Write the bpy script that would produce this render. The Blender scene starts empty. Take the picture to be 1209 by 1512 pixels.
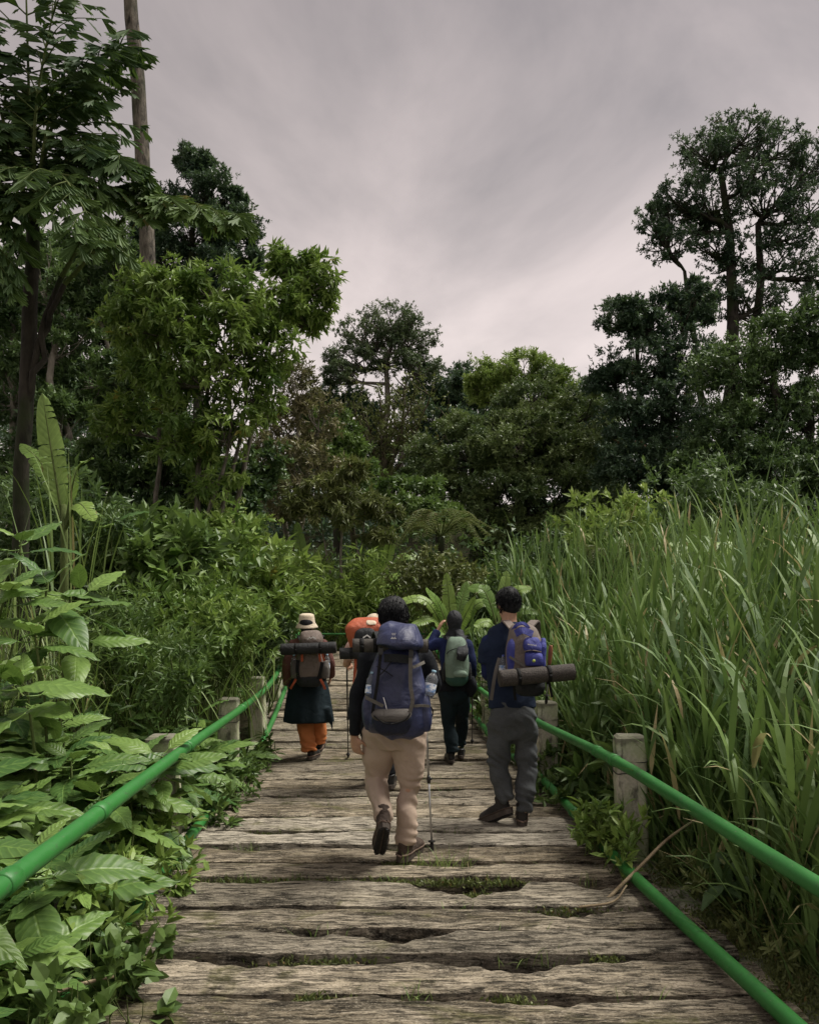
import bpy, math, random
import numpy as np
from mathutils import Vector, Matrix

# ------------------------------------------------------------------ camera, world, sun, exposure
scene = bpy.context.scene
COL = scene.collection
F_PX, HOR, CAM_H = 1200.0, 923.0, 1.47            # focal length and horizon in photograph pixels, eye height
cam_d = bpy.data.cameras.new("camera")
cam_d.sensor_fit = 'HORIZONTAL'
cam_d.sensor_width = 36.0
cam_d.lens = 36.0 * F_PX / 1209.0
cam_d.shift_y = (HOR - 756.0) / 1209.0
cam_d.clip_start = 0.05
cam_d.clip_end = 2000.0
cam = bpy.data.objects.new("camera", cam_d)
cam.location = (0, 0, CAM_H)
cam.rotation_euler = (math.radians(90), 0, 0)
COL.objects.link(cam)
scene.camera = cam

SUN_EL, SUN_AZ = math.radians(62), math.radians(74)   # azimuth clockwise from +Y
world = bpy.data.worlds.new("World")
scene.world = world
world.use_nodes = True
wt = world.node_tree
wt.nodes.clear()
def wn(t, **k):
    n = wt.nodes.new(t)
    for a, b in k.items():
        setattr(n, a, b)
    return n
w_out = wn('ShaderNodeOutputWorld'); w_bg = wn('ShaderNodeBackground')
sky = wn('ShaderNodeTexSky'); sky.sky_type = 'NISHITA'; sky.sun_disc = False
sky.sun_elevation = SUN_EL; sky.sun_rotation = SUN_AZ
w_tc = wn('ShaderNodeTexCoord')
w_map = wn('ShaderNodeMapping'); w_map.inputs['Scale'].default_value = (1.0, 1.0, 1.35)
w_map.inputs['Location'].default_value = (2.6, 4.2, 1.4)
w_n1 = wn('ShaderNodeTexNoise'); w_n1.inputs['Scale'].default_value = 1.9; w_n1.inputs['Detail'].default_value = 7.0
w_n1.inputs['Roughness'].default_value = 0.55; w_n1.inputs['Distortion'].default_value = 0.5
w_ramp = wn('ShaderNodeValToRGB')
w_ramp.color_ramp.elements[0].position = 0.34; w_ramp.color_ramp.elements[0].color = (1.36, 1.16, 1.04, 1)
w_ramp.color_ramp.elements[1].position = 0.70; w_ramp.color_ramp.elements[1].color = (3.20, 2.70, 2.47, 1)
# thin overcast: the cloud sheet is seen edge-on and paler towards the horizon, greyer overhead
w_sep = wn('ShaderNodeSeparateXYZ')
w_el = wn('ShaderNodeMapRange'); w_el.inputs['From Min'].default_value = 0.30; w_el.inputs['From Max'].default_value = 0.66
w_el.inputs['To Min'].default_value = 1.02; w_el.inputs['To Max'].default_value = 0.52
w_mul = wn('ShaderNodeVectorMath', operation='SCALE')
w_mix = wn('ShaderNodeMix', data_type='RGBA'); w_mix.inputs['Factor'].default_value = 0.93
wl = wt.links.new
wl(w_tc.outputs['Generated'], w_map.inputs['Vector']); wl(w_map.outputs['Vector'], w_n1.inputs['Vector'])
wl(w_n1.outputs['Fac'], w_ramp.inputs['Fac'])
wl(w_tc.outputs['Generated'], w_sep.inputs['Vector']); wl(w_sep.outputs['Z'], w_el.inputs['Value'])
wl(w_ramp.outputs['Color'], w_mul.inputs[0]); wl(w_el.outputs['Result'], w_mul.inputs['Scale'])
wl(sky.outputs['Color'], w_mix.inputs['A']); wl(w_mul.outputs['Vector'], w_mix.inputs['B'])
wl(w_mix.outputs['Result'], w_bg.inputs['Color']); wl(w_bg.outputs['Background'], w_out.inputs['Surface'])
w_bg.inputs['Strength'].default_value = 0.1

sun_d = bpy.data.lights.new("sun", 'SUN')
sun_d.energy = 1.5
sun_d.angle = math.radians(26)
sun_d.color = (1.0, 0.95, 0.86)
sun = bpy.data.objects.new("sun", sun_d)
sdir = Vector((math.sin(SUN_AZ) * math.cos(SUN_EL), math.cos(SUN_AZ) * math.cos(SUN_EL), math.sin(SUN_EL)))
sun.rotation_euler = sdir.to_track_quat('Z', 'Y').to_euler()
sun.location = (0, 0, 30)
COL.objects.link(sun)

vs = scene.view_settings
vs.view_transform = 'Standard'; vs.look = 'None'; vs.exposure = 1.74; vs.gamma = 1.0; vs.use_curve_mapping = False
scene.cycles.max_bounces = 6
scene.cycles.diffuse_bounces = 3
scene.cycles.transparent_max_bounces = 6

# ------------------------------------------------------------------ helpers
RS = np.random.RandomState(7)
random.seed(7)
def at(px, py, d):
    """photograph pixel seen at depth d -> world point"""
    return Vector(((px - 604.5) / F_PX * d, d, CAM_H - (py - HOR) / F_PX * d))
def atn(px, py, d):
    return np.array(at(px, py, d))
def sstep(a, b, v):
    t = np.clip((np.asarray(v, float) - a) / (b - a), 0, 1)
    return t * t * (3 - 2 * t)
class Wob:
    """smooth pseudo-noise from summed sines, any dimension, about -1..1"""
    def __init__(self, seed, freq, n=9, dim=3):
        r = np.random.RandomState(int(seed))
        k = r.normal(size=(n, dim)); k /= np.linalg.norm(k, axis=1)[:, None]
        self.k = k * (freq * (0.6 + 1.5 * r.rand(n)))[:, None]; self.p = r.rand(n) * 6.283; self.n = n
    def __call__(self, P):
        P = np.asarray(P, float)
        return np.sin(P @ self.k.T + self.p).sum(-1) / math.sqrt(self.n) * 0.9

def deck_z(y):
    return 0.92 * sstep(9.3, 17.5, y)
def ground_z(x, y):
    x = np.asarray(x, float); y = np.asarray(y, float)
    z = -0.75 + sstep(8, 17, y) * 1.55 + sstep(26, 75, y) * 11
    z = z + sstep(4, 14, -x) * 0.9 + sstep(3, 12, x) * 0.5
    z = z + 0.10 * np.sin(x * 1.3 + 0.4 * y) * np.cos(y * 0.9 - 0.5 * x)
    return z
GZ = lambda x, y: float(ground_z(x, y))
SH = 0.0704                                           # the bridge runs a little to the left of the view axis
def bx(xb, y):
    return xb - SH * y

class Buf:
    """collects numpy geometry, builds ONE mesh object"""
    def __init__(self):
        self.V = []; self.F3 = []; self.F4 = []; self.A = []; self.n = 0
    def add(self, V, F3=None, F4=None, A=None):
        V = np.asarray(V, float).reshape(-1, 3)
        if F3 is not None and len(F3): self.F3.append(np.asarray(F3, np.int64).reshape(-1, 3) + self.n)
        if F4 is not None and len(F4): self.F4.append(np.asarray(F4, np.int64).reshape(-1, 4) + self.n)
        self.V.append(V); self.n += len(V)
        if A is None: A = np.zeros((len(V), 3))
        self.A.append(np.asarray(A, float).reshape(-1, 3))
        return self
    def mesh(self, name, smooth=False):
        me = bpy.data.meshes.new(name)
        V = np.concatenate(self.V) if self.V else np.zeros((0, 3))
        A = np.concatenate(self.A) if self.A else np.zeros((0, 3))
        f3 = np.concatenate(self.F3) if self.F3 else np.zeros((0, 3), np.int64)
        f4 = np.concatenate(self.F4) if self.F4 else np.zeros((0, 4), np.int64)
        nl = f3.size + f4.size; npoly = len(f3) + len(f4)
        me.vertices.add(len(V)); me.vertices.foreach_set('co', V.ravel().astype(np.float32))
        me.loops.add(nl); me.loops.foreach_set('vertex_index', np.concatenate([f3.ravel(), f4.ravel()]).astype(np.int32))
        me.polygons.add(npoly)
        st = np.concatenate([np.arange(len(f3)) * 3, f3.size + np.arange(len(f4)) * 4]).astype(np.int32)
        me.polygons.foreach_set('loop_start', st)
        me.polygons.foreach_set('use_smooth', np.full(npoly, smooth, bool))
        me.update(calc_edges=True)
        at_ = me.attributes.new('lc', 'FLOAT_VECTOR', 'POINT')
        at_.data.foreach_set('vector', A.ravel().astype(np.float32))
        return me
    def build(self, name, mat, parent=None, smooth=False, loc=None):
        me = self.mesh(name, smooth)
        me.materials.append(mat)
        return link(name, me, parent, loc)
def link(name, me, parent=None, loc=None):
    o = bpy.data.objects.new(name, me)
    COL.objects.link(o)
    if parent is not None: o.parent = parent
    if loc is not None: o.location = loc
    return o
def tag(o, label=None, cat=None, group=None, kind=None):
    if label: o['label'] = label
    if cat: o['category'] = cat
    if group: o['group'] = group
    if kind: o['kind'] = kind
    return o
def thing(name, label, cat, loc=(0, 0, 0), rz=0.0, group=None):
    o = bpy.data.objects.new(name, None)
    o.empty_display_size = 0.1
    COL.objects.link(o)
    o.location = loc; o.rotation_euler = (0, 0, rz)
    return tag(o, label, cat, group)

# ---- basic shapes (return V, F3, F4)
def catmull(P, n):
    P = np.asarray(P, float)
    if len(P) == 2:
        t = np.linspace(0, 1, n)[:, None]
        return P[0] * (1 - t) + P[1] * t
    Q = np.vstack([2 * P[0] - P[1], P, 2 * P[-1] - P[-2]])
    ts = np.linspace(0, len(P) - 1 - 1e-9, n)
    i = ts.astype(int); t = (ts - i)[:, None]
    p0, p1, p2, p3 = Q[i], Q[i + 1], Q[i + 2], Q[i + 3]
    return 0.5 * (2 * p1 + (p2 - p0) * t + (2 * p0 - 5 * p1 + 4 * p2 - p3) * t ** 2 + (3 * p1 - p0 - 3 * p2 + p3) * t ** 3)
def norm(v):
    v = np.asarray(v, float)
    return v / np.maximum(np.linalg.norm(v, axis=-1, keepdims=True), 1e-9)
def loft(P, R, n=None, seg=14, ref=(1, 0, 0), power=2.0, caps=True, mod=None, T=None):
    """swept tube with elliptic (or rounded-box) section; R: list of radius or (a along ref, b across)"""
    P = np.asarray(P, float)
    R = np.array([(r, r) if np.isscalar(r) else r for r in R], float)
    if n:
        k = len(P)
        P = catmull(P, n)
        R = np.maximum(catmull(np.column_stack([R, np.zeros(k)]), n)[:, :2], 1e-4)
    m = len(P)
    T = norm(np.gradient(P, axis=0)) if T is None else np.broadcast_to(np.asarray(T, float), P.shape)
    ref = np.asarray(ref, float)
    Bv = norm(np.cross(T, np.broadcast_to(ref, T.shape)))
    Av = norm(np.cross(Bv, T))
    th = np.arange(seg) / seg * 2 * math.pi
    c, s = np.cos(th), np.sin(th)
    if power != 2.0:
        c = np.sign(c) * np.abs(c) ** (2 / power); s = np.sign(s) * np.abs(s) ** (2 / power)
    rr = np.ones((m, seg))
    if mod is not None:
        rr = mod(np.linspace(0, 1, m)[:, None], th[None, :])
    V = P[:, None, :] + Av[:, None, :] * (R[:, 0, None] * c * rr)[..., None] + Bv[:, None, :] * (R[:, 1, None] * s * rr)[..., None]
    V = V.reshape(-1, 3)
    i = np.arange(m - 1)[:, None] * seg; j = np.arange(seg)[None, :]; j2 = (j + 1) % seg
    F4 = np.stack([i + j, i + j2, i + seg + j2, i + seg + j], -1).reshape(-1, 4)
    F3 = np.zeros((0, 3), int)
    if caps:
        V = np.vstack([V, P[0], P[-1]])
        a, b = m * seg, m * seg + 1
        jj = np.arange(seg); j2 = (jj + 1) % seg
        F3 = np.vstack([np.stack([np.full(seg, a), j2, jj], -1), np.stack([np.full(seg, b), (m - 1) * seg + jj, (m - 1) * seg + j2], -1)])
    return V, F3, F4
def box(c, s, rot=None):
    c = np.asarray(c, float); s = np.asarray(s, float) / 2
    V = np.array([(x, y, z) for x in (-1, 1) for y in (-1, 1) for z in (-1, 1)], float) * s
    if rot is not None: V = V @ np.asarray(rot).T
    F = [(0, 1, 3, 2), (4, 6, 7, 5), (0, 4, 5, 1), (2, 3, 7, 6), (0, 2, 6, 4), (1, 5, 7, 3)]
    return V + c, None, F
def ellip(c, r, nu=14, nv=10, rot=None):
    c = np.asarray(c, float); r = np.broadcast_to(np.asarray(r, float), (3,))
    z = -np.cos(np.linspace(0.0, math.pi, nv + 1))[1:-1]
    P = np.zeros((len(z), 3)); 
    th = np.arange(nu) / nu * 2 * math.pi
    V = np.array([(math.sqrt(1 - q * q) * math.cos(t), math.sqrt(1 - q * q) * math.sin(t), q) for q in z for t in th] + [(0, 0, -1), (0, 0, 1)]) * r
    if rot is not None: V = V @ np.asarray(rot).T
    m = len(z); i = np.arange(m - 1)[:, None] * nu; j = np.arange(nu)[None, :]; j2 = (j + 1) % nu
    F4 = np.stack([i + j, i + j2, i + nu + j2, i + nu + j], -1).reshape(-1, 4)
    jj = np.arange(nu); j2 = (jj + 1) % nu
    F3 = np.vstack([np.stack([np.full(nu, m * nu), j2, jj], -1), np.stack([np.full(nu, m * nu + 1), (m - 1) * nu + jj, (m - 1) * nu + j2], -1)])
    return V + c, F3, F4
def ribbon(P, w, th, nrm, n=None):
    """flat strap along P, width w, thickness th, facing nrm (vector or per-point list)"""
    P = np.asarray(P, float)
    if n: P = catmull(P, n)
    T = norm(np.gradient(P, axis=0))
    N = np.broadcast_to(np.asarray(nrm, float), P.shape) if np.ndim(nrm) == 1 else (catmull(nrm, n) if n else np.asarray(nrm, float))
    S = norm(np.cross(T, N)); N = norm(np.cross(S, T))
    w = np.broadcast_to(np.asarray(w, float), (len(P),))[:, None] / 2
    V = np.stack([P - S * w, P + S * w, P + S * w + N * th, P - S * w + N * th], 1).reshape(-1, 3)
    m = len(P); i = np.arange(m - 1)[:, None] * 4; j = np.arange(4)[None, :]; j2 = (j + 1) % 4
    F4 = np.stack([i + j, i + j2, i + 4 + j2, i + 4 + j], -1).reshape(-1, 4)
    e = (m - 1) * 4
    F4 = np.vstack([F4, [[3, 2, 1, 0]], [[e, e + 1, e + 2, e + 3]]])
    return V, None, F4
def lathe(prof, c, axis=(0, 0, 1), seg=20):
    prof = np.asarray(prof, float); ax = norm(axis)
    P = np.asarray(c, float) + prof[:, 1:2] * ax
    ref = (1, 0, 0) if abs(ax[0]) < 0.9 else (0, 1, 0)
    A = norm(np.cross(ax, np.cross(ref, ax))); B = np.cross(ax, A)
    th = np.arange(seg) / seg * 2 * math.pi
    V = (P[:, None] + prof[:, 0, None, None] * (np.cos(th)[None, :, None] * A + np.sin(th)[None, :, None] * B)).reshape(-1, 3)
    m = len(prof); i = np.arange(m - 1)[:, None] * seg; j = np.arange(seg)[None, :]; j2 = (j + 1) % seg
    return V, None, np.stack([i + j, i + j2, i + seg + j2, i + seg + j], -1).reshape(-1, 4)
def xf(g, M):
    M = np.array(M)
    return (g[0] @ M[:3, :3].T + M[:3, 3], g[1], g[2])
def one(name, shapes, mat, parent=None, smooth=True):
    b = Buf()
    for g in shapes: b.add(*g)
    return b.build(name, mat, parent, smooth)
def solid(name, shapes, mat, parent=None, voxel=0.012, it=4, fac=0.5, disp=None):
    """union of overlapping shapes grown into one continuous surface (voxel remesh + smoothing)"""
    b = Buf()
    for g in shapes: b.add(*g)
    me = b.mesh('tmp'); o = link('tmp', me)
    m = o.modifiers.new('r', 'REMESH'); m.mode = 'VOXEL'; m.voxel_size = voxel
    s = o.modifiers.new('s', 'SMOOTH'); s.iterations = it; s.factor = fac
    dg = bpy.context.evaluated_depsgraph_get()
    me2 = bpy.data.meshes.new_from_object(o.evaluated_get(dg))
    bpy.data.objects.remove(o); bpy.data.meshes.remove(me)
    me2.name = name
    nv = len(me2.vertices)
    if disp is not None and nv:
        V = np.zeros(nv * 3, np.float32); me2.vertices.foreach_get('co', V); V = V.reshape(-1, 3)
        N = np.zeros(nv * 3, np.float32); me2.vertex_normals.foreach_get('vector', N); N = N.reshape(-1, 3)
        V = V + N * np.asarray(disp(V.astype(float)), np.float32)[:, None]
        me2.vertices.foreach_set('co', V.ravel())
    me2.polygons.foreach_set('use_smooth', np.ones(len(me2.polygons), bool))
    me2.materials.clear(); me2.materials.append(mat)
    me2.update()
    return link(name, me2, parent)

# ------------------------------------------------------------------ materials
class NT:
    def __init__(self, name, rough=0.8, spec=0.3):
        self.m = bpy.data.materials.new(name); self.m.use_nodes = True
        self.t = self.m.node_tree; self.b = self.t.nodes['Principled BSDF']; self.out = self.t.nodes['Material Output']
        self.b.inputs['Roughness'].default_value = rough
        self.b.inputs['Specular IOR Level'].default_value = spec
    def n(self, t, ins=None, **k):
        q = self.t.nodes.new(t)
        for a, v in k.items(): setattr(q, a, v)
        for a, v in (ins or {}).items(): self.set(q.inputs[a], v)
        return q
    def set(self, sock, v):
        if isinstance(v, bpy.types.NodeSocket): self.t.links.new(v, sock)
        else:
            if isinstance(v, tuple) and len(v) == 3 and sock.type == 'RGBA': v = v + (1,)
            sock.default_value = v
    def mix(self, f, a, b, mode='MIX'):
        q = self.n('ShaderNodeMix', data_type='RGBA', blend_type=mode)
        self.set(q.inputs[0], f); self.set(q.inputs[6], a); self.set(q.inputs[7], b)
        return q.outputs[2]
    def math(self, op, a, b=0.0, c=0.0, clamp=False):
        q = self.n('ShaderNodeMath', operation=op); q.use_clamp = clamp
        self.set(q.inputs[0], a); self.set(q.inputs[1], b); self.set(q.inputs[2], c)
        return q.outputs[0]
    def range(self, v, a, b, c=0.0, d=1.0):
        q = self.n('ShaderNodeMapRange'); self.set(q.inputs[0], v)
        for i, x in enumerate((a, b, c, d)): self.set(q.inputs[i + 1], x)
        return q.outputs[0]
    def coord(self, scale=(1, 1, 1), kind='Object', loc=(0, 0, 0)):
        tc = self.n('ShaderNodeTexCoord'); mp = self.n('ShaderNodeMapping')
        mp.inputs['Scale'].default_value = scale; mp.inputs['Location'].default_value = loc
        self.t.links.new(tc.outputs[kind], mp.inputs['Vector'])
        return mp.outputs['Vector']
    def noise(self, vec, scale, detail=4.0, rough=0.55, dist=0.0):
        q = self.n('ShaderNodeTexNoise', {'Scale': scale, 'Detail': detail, 'Roughness': rough, 'Distortion': dist})
        if vec is not None: self.t.links.new(vec, q.inputs['Vector'])
        return q.outputs['Fac']
    def bump(self, h, strength=0.5, dist=0.01):
        q = self.n('ShaderNodeBump', {'Height': h, 'Strength': strength, 'Distance': dist})
        self.t.links.new(q.outputs['Normal'], self.b.inputs['Normal'])
        return q.outputs['Normal']
    def col(self, c): self.set(self.b.inputs['Base Color'], c)
    def lc(self):
        a = self.n('ShaderNodeAttribute', attribute_name='lc'); s = self.n('ShaderNodeSeparateXYZ')
        self.t.links.new(a.outputs['Vector'], s.inputs[0])
        return s.outputs[0], s.outputs[1], s.outputs[2]
def sc(c, k): return tuple(min(1.0, v * k) for v in c)

def leaf_mat(name, dark, light, trans=0.25, rough=0.45, spec=0.35, odd=None, veins=0.0, perobj=False):
    t = NT(name, rough, spec)
    u, v, r = t.lc()
    if perobj:
        r = t.n('ShaderNodeObjectInfo').outputs['Random']
    c = t.mix(r, dark, light)
    if odd is not None:                                   # a few yellowing or brown leaves
        c = t.mix(t.range(r, 0.965, 0.97), c, odd)
    big = t.noise(t.coord((1, 1, 1), 'Object'), 0.9, 2.0)
    c = t.mix(t.range(big, 0.35, 0.7, 0.0, 0.5), c, t.mix(0.5, c, light))
    if veins:
        au = t.math('ABSOLUTE', u)
        rib = t.range(au, 0.0, 0.09, 1.0, 0.0)
        side = t.math('SINE', t.math('MULTIPLY', t.math('SUBTRACT', v, t.math('MULTIPLY', au, 0.16)), 62.0))
        sv = t.range(side, 0.72, 1.0)
        c = t.mix(t.math('MULTIPLY', t.math('MAXIMUM', rib, t.math('MULTIPLY', sv, 0.45)), veins), c, sc(light, 1.45))
        mott = t.noise(t.coord((1, 1, 1), 'Object'), 22.0, 3.0)
        c = t.mix(t.range(mott, 0.4, 0.75, 0.0, 0.35), c, sc(dark, 0.8))
        edge = t.math('ADD', au, t.math('MULTIPLY', t.math('SUBTRACT', t.noise(t.coord((1, 1, 1), 'Object'), 9.0, 4.0), 0.5), 1.1))
        c = t.mix(t.range(edge, 1.08, 1.16, 0.0, 0.8), c, (0.17, 0.115, 0.045))
        spots = t.noise(t.coord((1, 1, 1), 'Object'), 60.0, 2.0)
        c = t.mix(t.range(spots, 0.74, 0.78, 0.0, 0.5), c, (0.10, 0.075, 0.03))
        t.bump(t.math('SUBTRACT', t.math('MULTIPLY', side, 0.5), t.math('MULTIPLY', rib, 1.2)), 0.45, 0.004)
    t.col(c)
    tr = t.n('ShaderNodeBsdfTranslucent', {'Color': t.mix(0.35, c, (0.16, 0.24, 0.03))})
    ms = t.n('ShaderNodeMixShader', {0: trans})
    t.t.links.new(t.b.outputs[0], ms.inputs[1]); t.t.links.new(tr.outputs[0], ms.inputs[2])
    t.t.links.new(ms.outputs[0], t.out.inputs['Surface'])
    return t.m
def bark_mat(name, c1, c2, moss=None, scale=9.0):
    t = NT(name, 0.9, 0.2)
    v = t.coord((1, 1, 0.35))
    a = t.noise(v, scale, 6.0, 0.65, 0.4)
    c = t.mix(t.range(a, 0.35, 0.65), c1, c2)
    b = t.noise(t.coord((1, 1, 0.6)), 2.2, 3.0)
    if moss: c = t.mix(t.range(b, 0.45, 0.6, 0.0, 0.8), c, moss)
    t.col(c); t.bump(a, 0.9, 0.03)
    return t.m
def cloth_mat(name, c, rough=0.85, wr=0.5, wscale=9.0, var=0.25, spec=0.2, weave=0.15, sheen=0.0, heather=None):
    t = NT(name, rough, spec)
    v = t.coord()
    n1 = t.noise(v, wscale, 3.0, 0.5, 0.6)
    n2 = t.noise(v, 240.0, 2.0)
    n3 = t.noise(v, 3.5, 3.0)
    cc = t.mix(t.range(n3, 0.3, 0.7), sc(c, 1 - var), sc(c, 1 + var))
    if heather: cc = t.mix(t.range(t.noise(v, 420.0, 3.0), 0.45, 0.6, 0.0, 0.5), cc, heather)
    t.col(cc)
    h = t.math('ADD', n1, t.math('MULTIPLY', n2, weave))
    t.bump(h, min(1.0, wr * 1.6), 0.03)
    if sheen: t.b.inputs['Sheen Weight'].default_value = sheen
    return t.m
def plain_mat(name, c, rough=0.6, spec=0.4, metal=0.0, noise=0.15, nscale=30.0):
    t = NT(name, rough, spec)
    n = t.noise(t.coord(), nscale, 3.0)
    t.col(t.mix(t.range(n, 0.3, 0.7), sc(c, 1 - noise), sc(c, 1 + noise)))
    t.b.inputs['Metallic'].default_value = metal
    return t.m
# ------------------------------------------------------------------ setting: ground
t = NT('soil', 0.95, 0.1)
v = t.coord()
a = t.noise(v, 1.4, 6.0); b = t.noise(v, 14.0, 5.0)
c = t.mix(t.range(a, 0.4, 0.62), (0.030, 0.024, 0.014), (0.028, 0.045, 0.012))
c = t.mix(t.range(b, 0.45, 0.7, 0.0, 0.6), c, (0.055, 0.045, 0.028))
t.col(c); t.bump(b, 0.8, 0.05)
SOIL = t.m
def axis(parts):
    return np.unique(np.concatenate([np.arange(a, b, s) for a, b, s in parts]))
gx = axis([(-400, -40, 40), (-40, -12, 2), (-12, 12, 0.4), (12, 40, 2), (40, 441, 40)])
gy = axis([(-60, -4, 4), (-4, 24, 0.4), (24, 90, 2), (90, 601, 40)])
X, Y = np.meshgrid(gx, gy)
Z = ground_z(X, Y)
nx, ny = len(gx), len(gy)
i = np.arange(ny - 1)[:, None] * nx; j = np.arange(nx - 1)[None, :]
Fq = np.stack([i + j, i + j + 1, i + nx + j + 1, i + nx + j], -1).reshape(-1, 4)
tag(Buf().add(np.stack([X, Y, Z], -1), None, Fq).build('ground', SOIL, None, True), kind='structure')

# ------------------------------------------------------------------ timber deck
t = NT('weathered_timber', 0.9, 0.2)
oi = t.n('ShaderNodeObjectInfo')
off = t.n('ShaderNodeVectorMath', {1: (37.0, 11.0, 23.0)}, operation='SCALE'); 
t.set(off.inputs[0], (3.7, 1.1, 2.3)); t.t.links.new(oi.outputs['Random'], off.inputs['Scale'])
def shifted(scale):
    ad = t.n('ShaderNodeVectorMath', operation='ADD')
    t.t.links.new(t.coord(scale), ad.inputs[0]); t.t.links.new(off.outputs[0], ad.inputs[1])
    return ad.outputs[0]
grain = t.noise(shifted((1.6, 30, 30)), 1.5, 8.0, 0.72, 0.35)
fib = t.noise(shifted((12, 190, 190)), 1.0, 4.0, 0.75)
grit = t.noise(shifted((70, 110, 110)), 1.0, 5.0, 0.8)
patch = t.noise(shifted((0.9, 2.6, 2.6)), 1.5, 7.0, 0.66, 0.4)
pits = t.noise(shifted((5, 26, 26)), 1.6, 7.0, 0.8, 0.5)
moss = t.noise(shifted((1.3, 1.9, 1.9)), 1.5, 7.0, 0.68, 0.6)
micro = t.noise(shifted((120, 170, 170)), 1.0, 3.0, 0.7)
grime = t.noise(shifted((1.4, 3.4, 3.4)), 1.7, 8.0, 0.72, 0.7)
pale = t.mix(t.range(grain, 0.30, 0.66), (0.27, 0.235, 0.18), (0.70, 0.63, 0.50))
c = t.mix(t.range(grain, 0.34, 0.62), (0.085, 0.075, 0.056), (0.42, 0.365, 0.265))
c = t.mix(t.range(patch, 0.49, 0.58, 0.0, 0.9), c, pale)
c = t.mix(t.range(grime, 0.50, 0.60, 0.0, 0.8), c, t.mix(t.range(grit, 0.4, 0.6), (0.040, 0.036, 0.028), (0.19, 0.165, 0.125)))
c = t.mix(1.0, c, oi.outputs['Color'], 'MULTIPLY')
c = t.mix(t.math('MULTIPLY', oi.outputs['Alpha'], t.range(grime, 0.72, 0.56)), c, t.mix(0.35, pale, (0.66, 0.60, 0.51)))
c = t.mix(t.range(fib, 0.42, 0.58, 0.0, 0.55), c, t.mix(1.0, c, (0.34, 0.33, 0.31), 'MULTIPLY'))
c = t.mix(t.range(pits, 0.53, 0.59, 0.0, 0.85), c, (0.022, 0.019, 0.014))
c = t.mix(t.range(grit, 0.57, 0.62, 0.0, 0.65), c, (0.55, 0.50, 0.40))
c = t.mix(t.range(grit, 0.44, 0.38, 0.0, 0.8), c, (0.024, 0.020, 0.015))
c = t.mix(t.range(micro, 0.40, 0.34, 0.0, 0.6), c, (0.03, 0.026, 0.02))
c = t.mix(t.range(moss, 0.57, 0.66, 0.0, 0.75), c, t.mix(grit, (0.06, 0.065, 0.022), (0.16, 0.15, 0.06)))
t.col(c)
h = t.math('ADD', t.math('MULTIPLY', grain, 0.8), t.math('MULTIPLY', fib, 0.3))
h = t.math('ADD', h, t.math('MULTIPLY', grit, 0.25))
h = t.math('ADD', h, t.math('MULTIPLY', t.range(pits, 0.5, 0.68), -0.9))
t.bump(h, 1.0, 0.014)
TIMBER = t.m

deck = thing('plank_bridge', 'weathered timber footbridge deck of wide uneven planks with mossy gaps', 'bridge')
edges = [1.78, 2.15, 2.52, 2.89, 3.26, 3.62, 3.93, 4.28, 4.72, 5.06, 5.42, 5.80, 6.23, 6.68, 7.02, 7.35, 7.81]
while edges[-1] < 17.2:
    edges.append(edges[-1] + 0.36 + 0.05 * random.random())
wob = Wob(3, 1.0, 12, 1)
GAP = [random.uniform(0.010, 0.022) for _ in edges]
def bite(x, c, w, d):
    u = np.clip(1 - np.abs((x - c) / w) ** 2.2, 0, 1) ** 0.6
    return d * u * (0.78 + 0.16 * wob((x * 13 + c * 7)[:, None]) + 0.10 * wob((x * 47 + c)[:, None]))
# (plank index, 'f' near edge / 'b' far edge, centre x, half width, depth): worn-away edges seen in the photograph
BITES = {(5, 'b'): [(-0.05, 0.30, 0.05)], (4, 'b'): [(0.55, 0.42, 0.085), (-0.55, 0.5, 0.05)], (3, 'b'): [(-0.5, 0.30, 0.04), (0.75, 0.5, 0.06)],
         (6, 'b'): [(0.80, 0.40, 0.06)], (7, 'b'): [(0.34, 0.34, 0.26), (1.12, 0.18, 0.17)], (8, 'f'): [(0.34, 0.30, 0.04)],
         (2, 'b'): [(0.52, 0.45, 0.09), (-0.42, 0.40, 0.06)], (9, 'b'): [(-0.3, 0.5, 0.03)], (6, 'f'): [(-0.1, 0.5, 0.04)],
         (11, 'b'): [(0.3, 0.8, 0.04)], (12, 'b'): [(0.7, 0.5, 0.05), (-0.8, 0.3, 0.05)], (13, 'f'): [(0.2, 0.8, 0.05)], (14, 'b'): [(0.2, 0.9, 0.05)]}
TINT = {10: (1.2, 1.2, 1.2), 11: (1.2, 1.18, 1.15), 8: (1.05, 0.98, 0.9), 7: (0.85, 0.83, 0.8), 9: (0.95, 0.9, 0.85), 12: (1.1, 1.05, 1.0)}
TH = np.array([-0.16, -0.07, -0.012, -0.002, 0, 0, 0, 0, 0, -0.002, -0.012, -0.07, -0.16])
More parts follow.
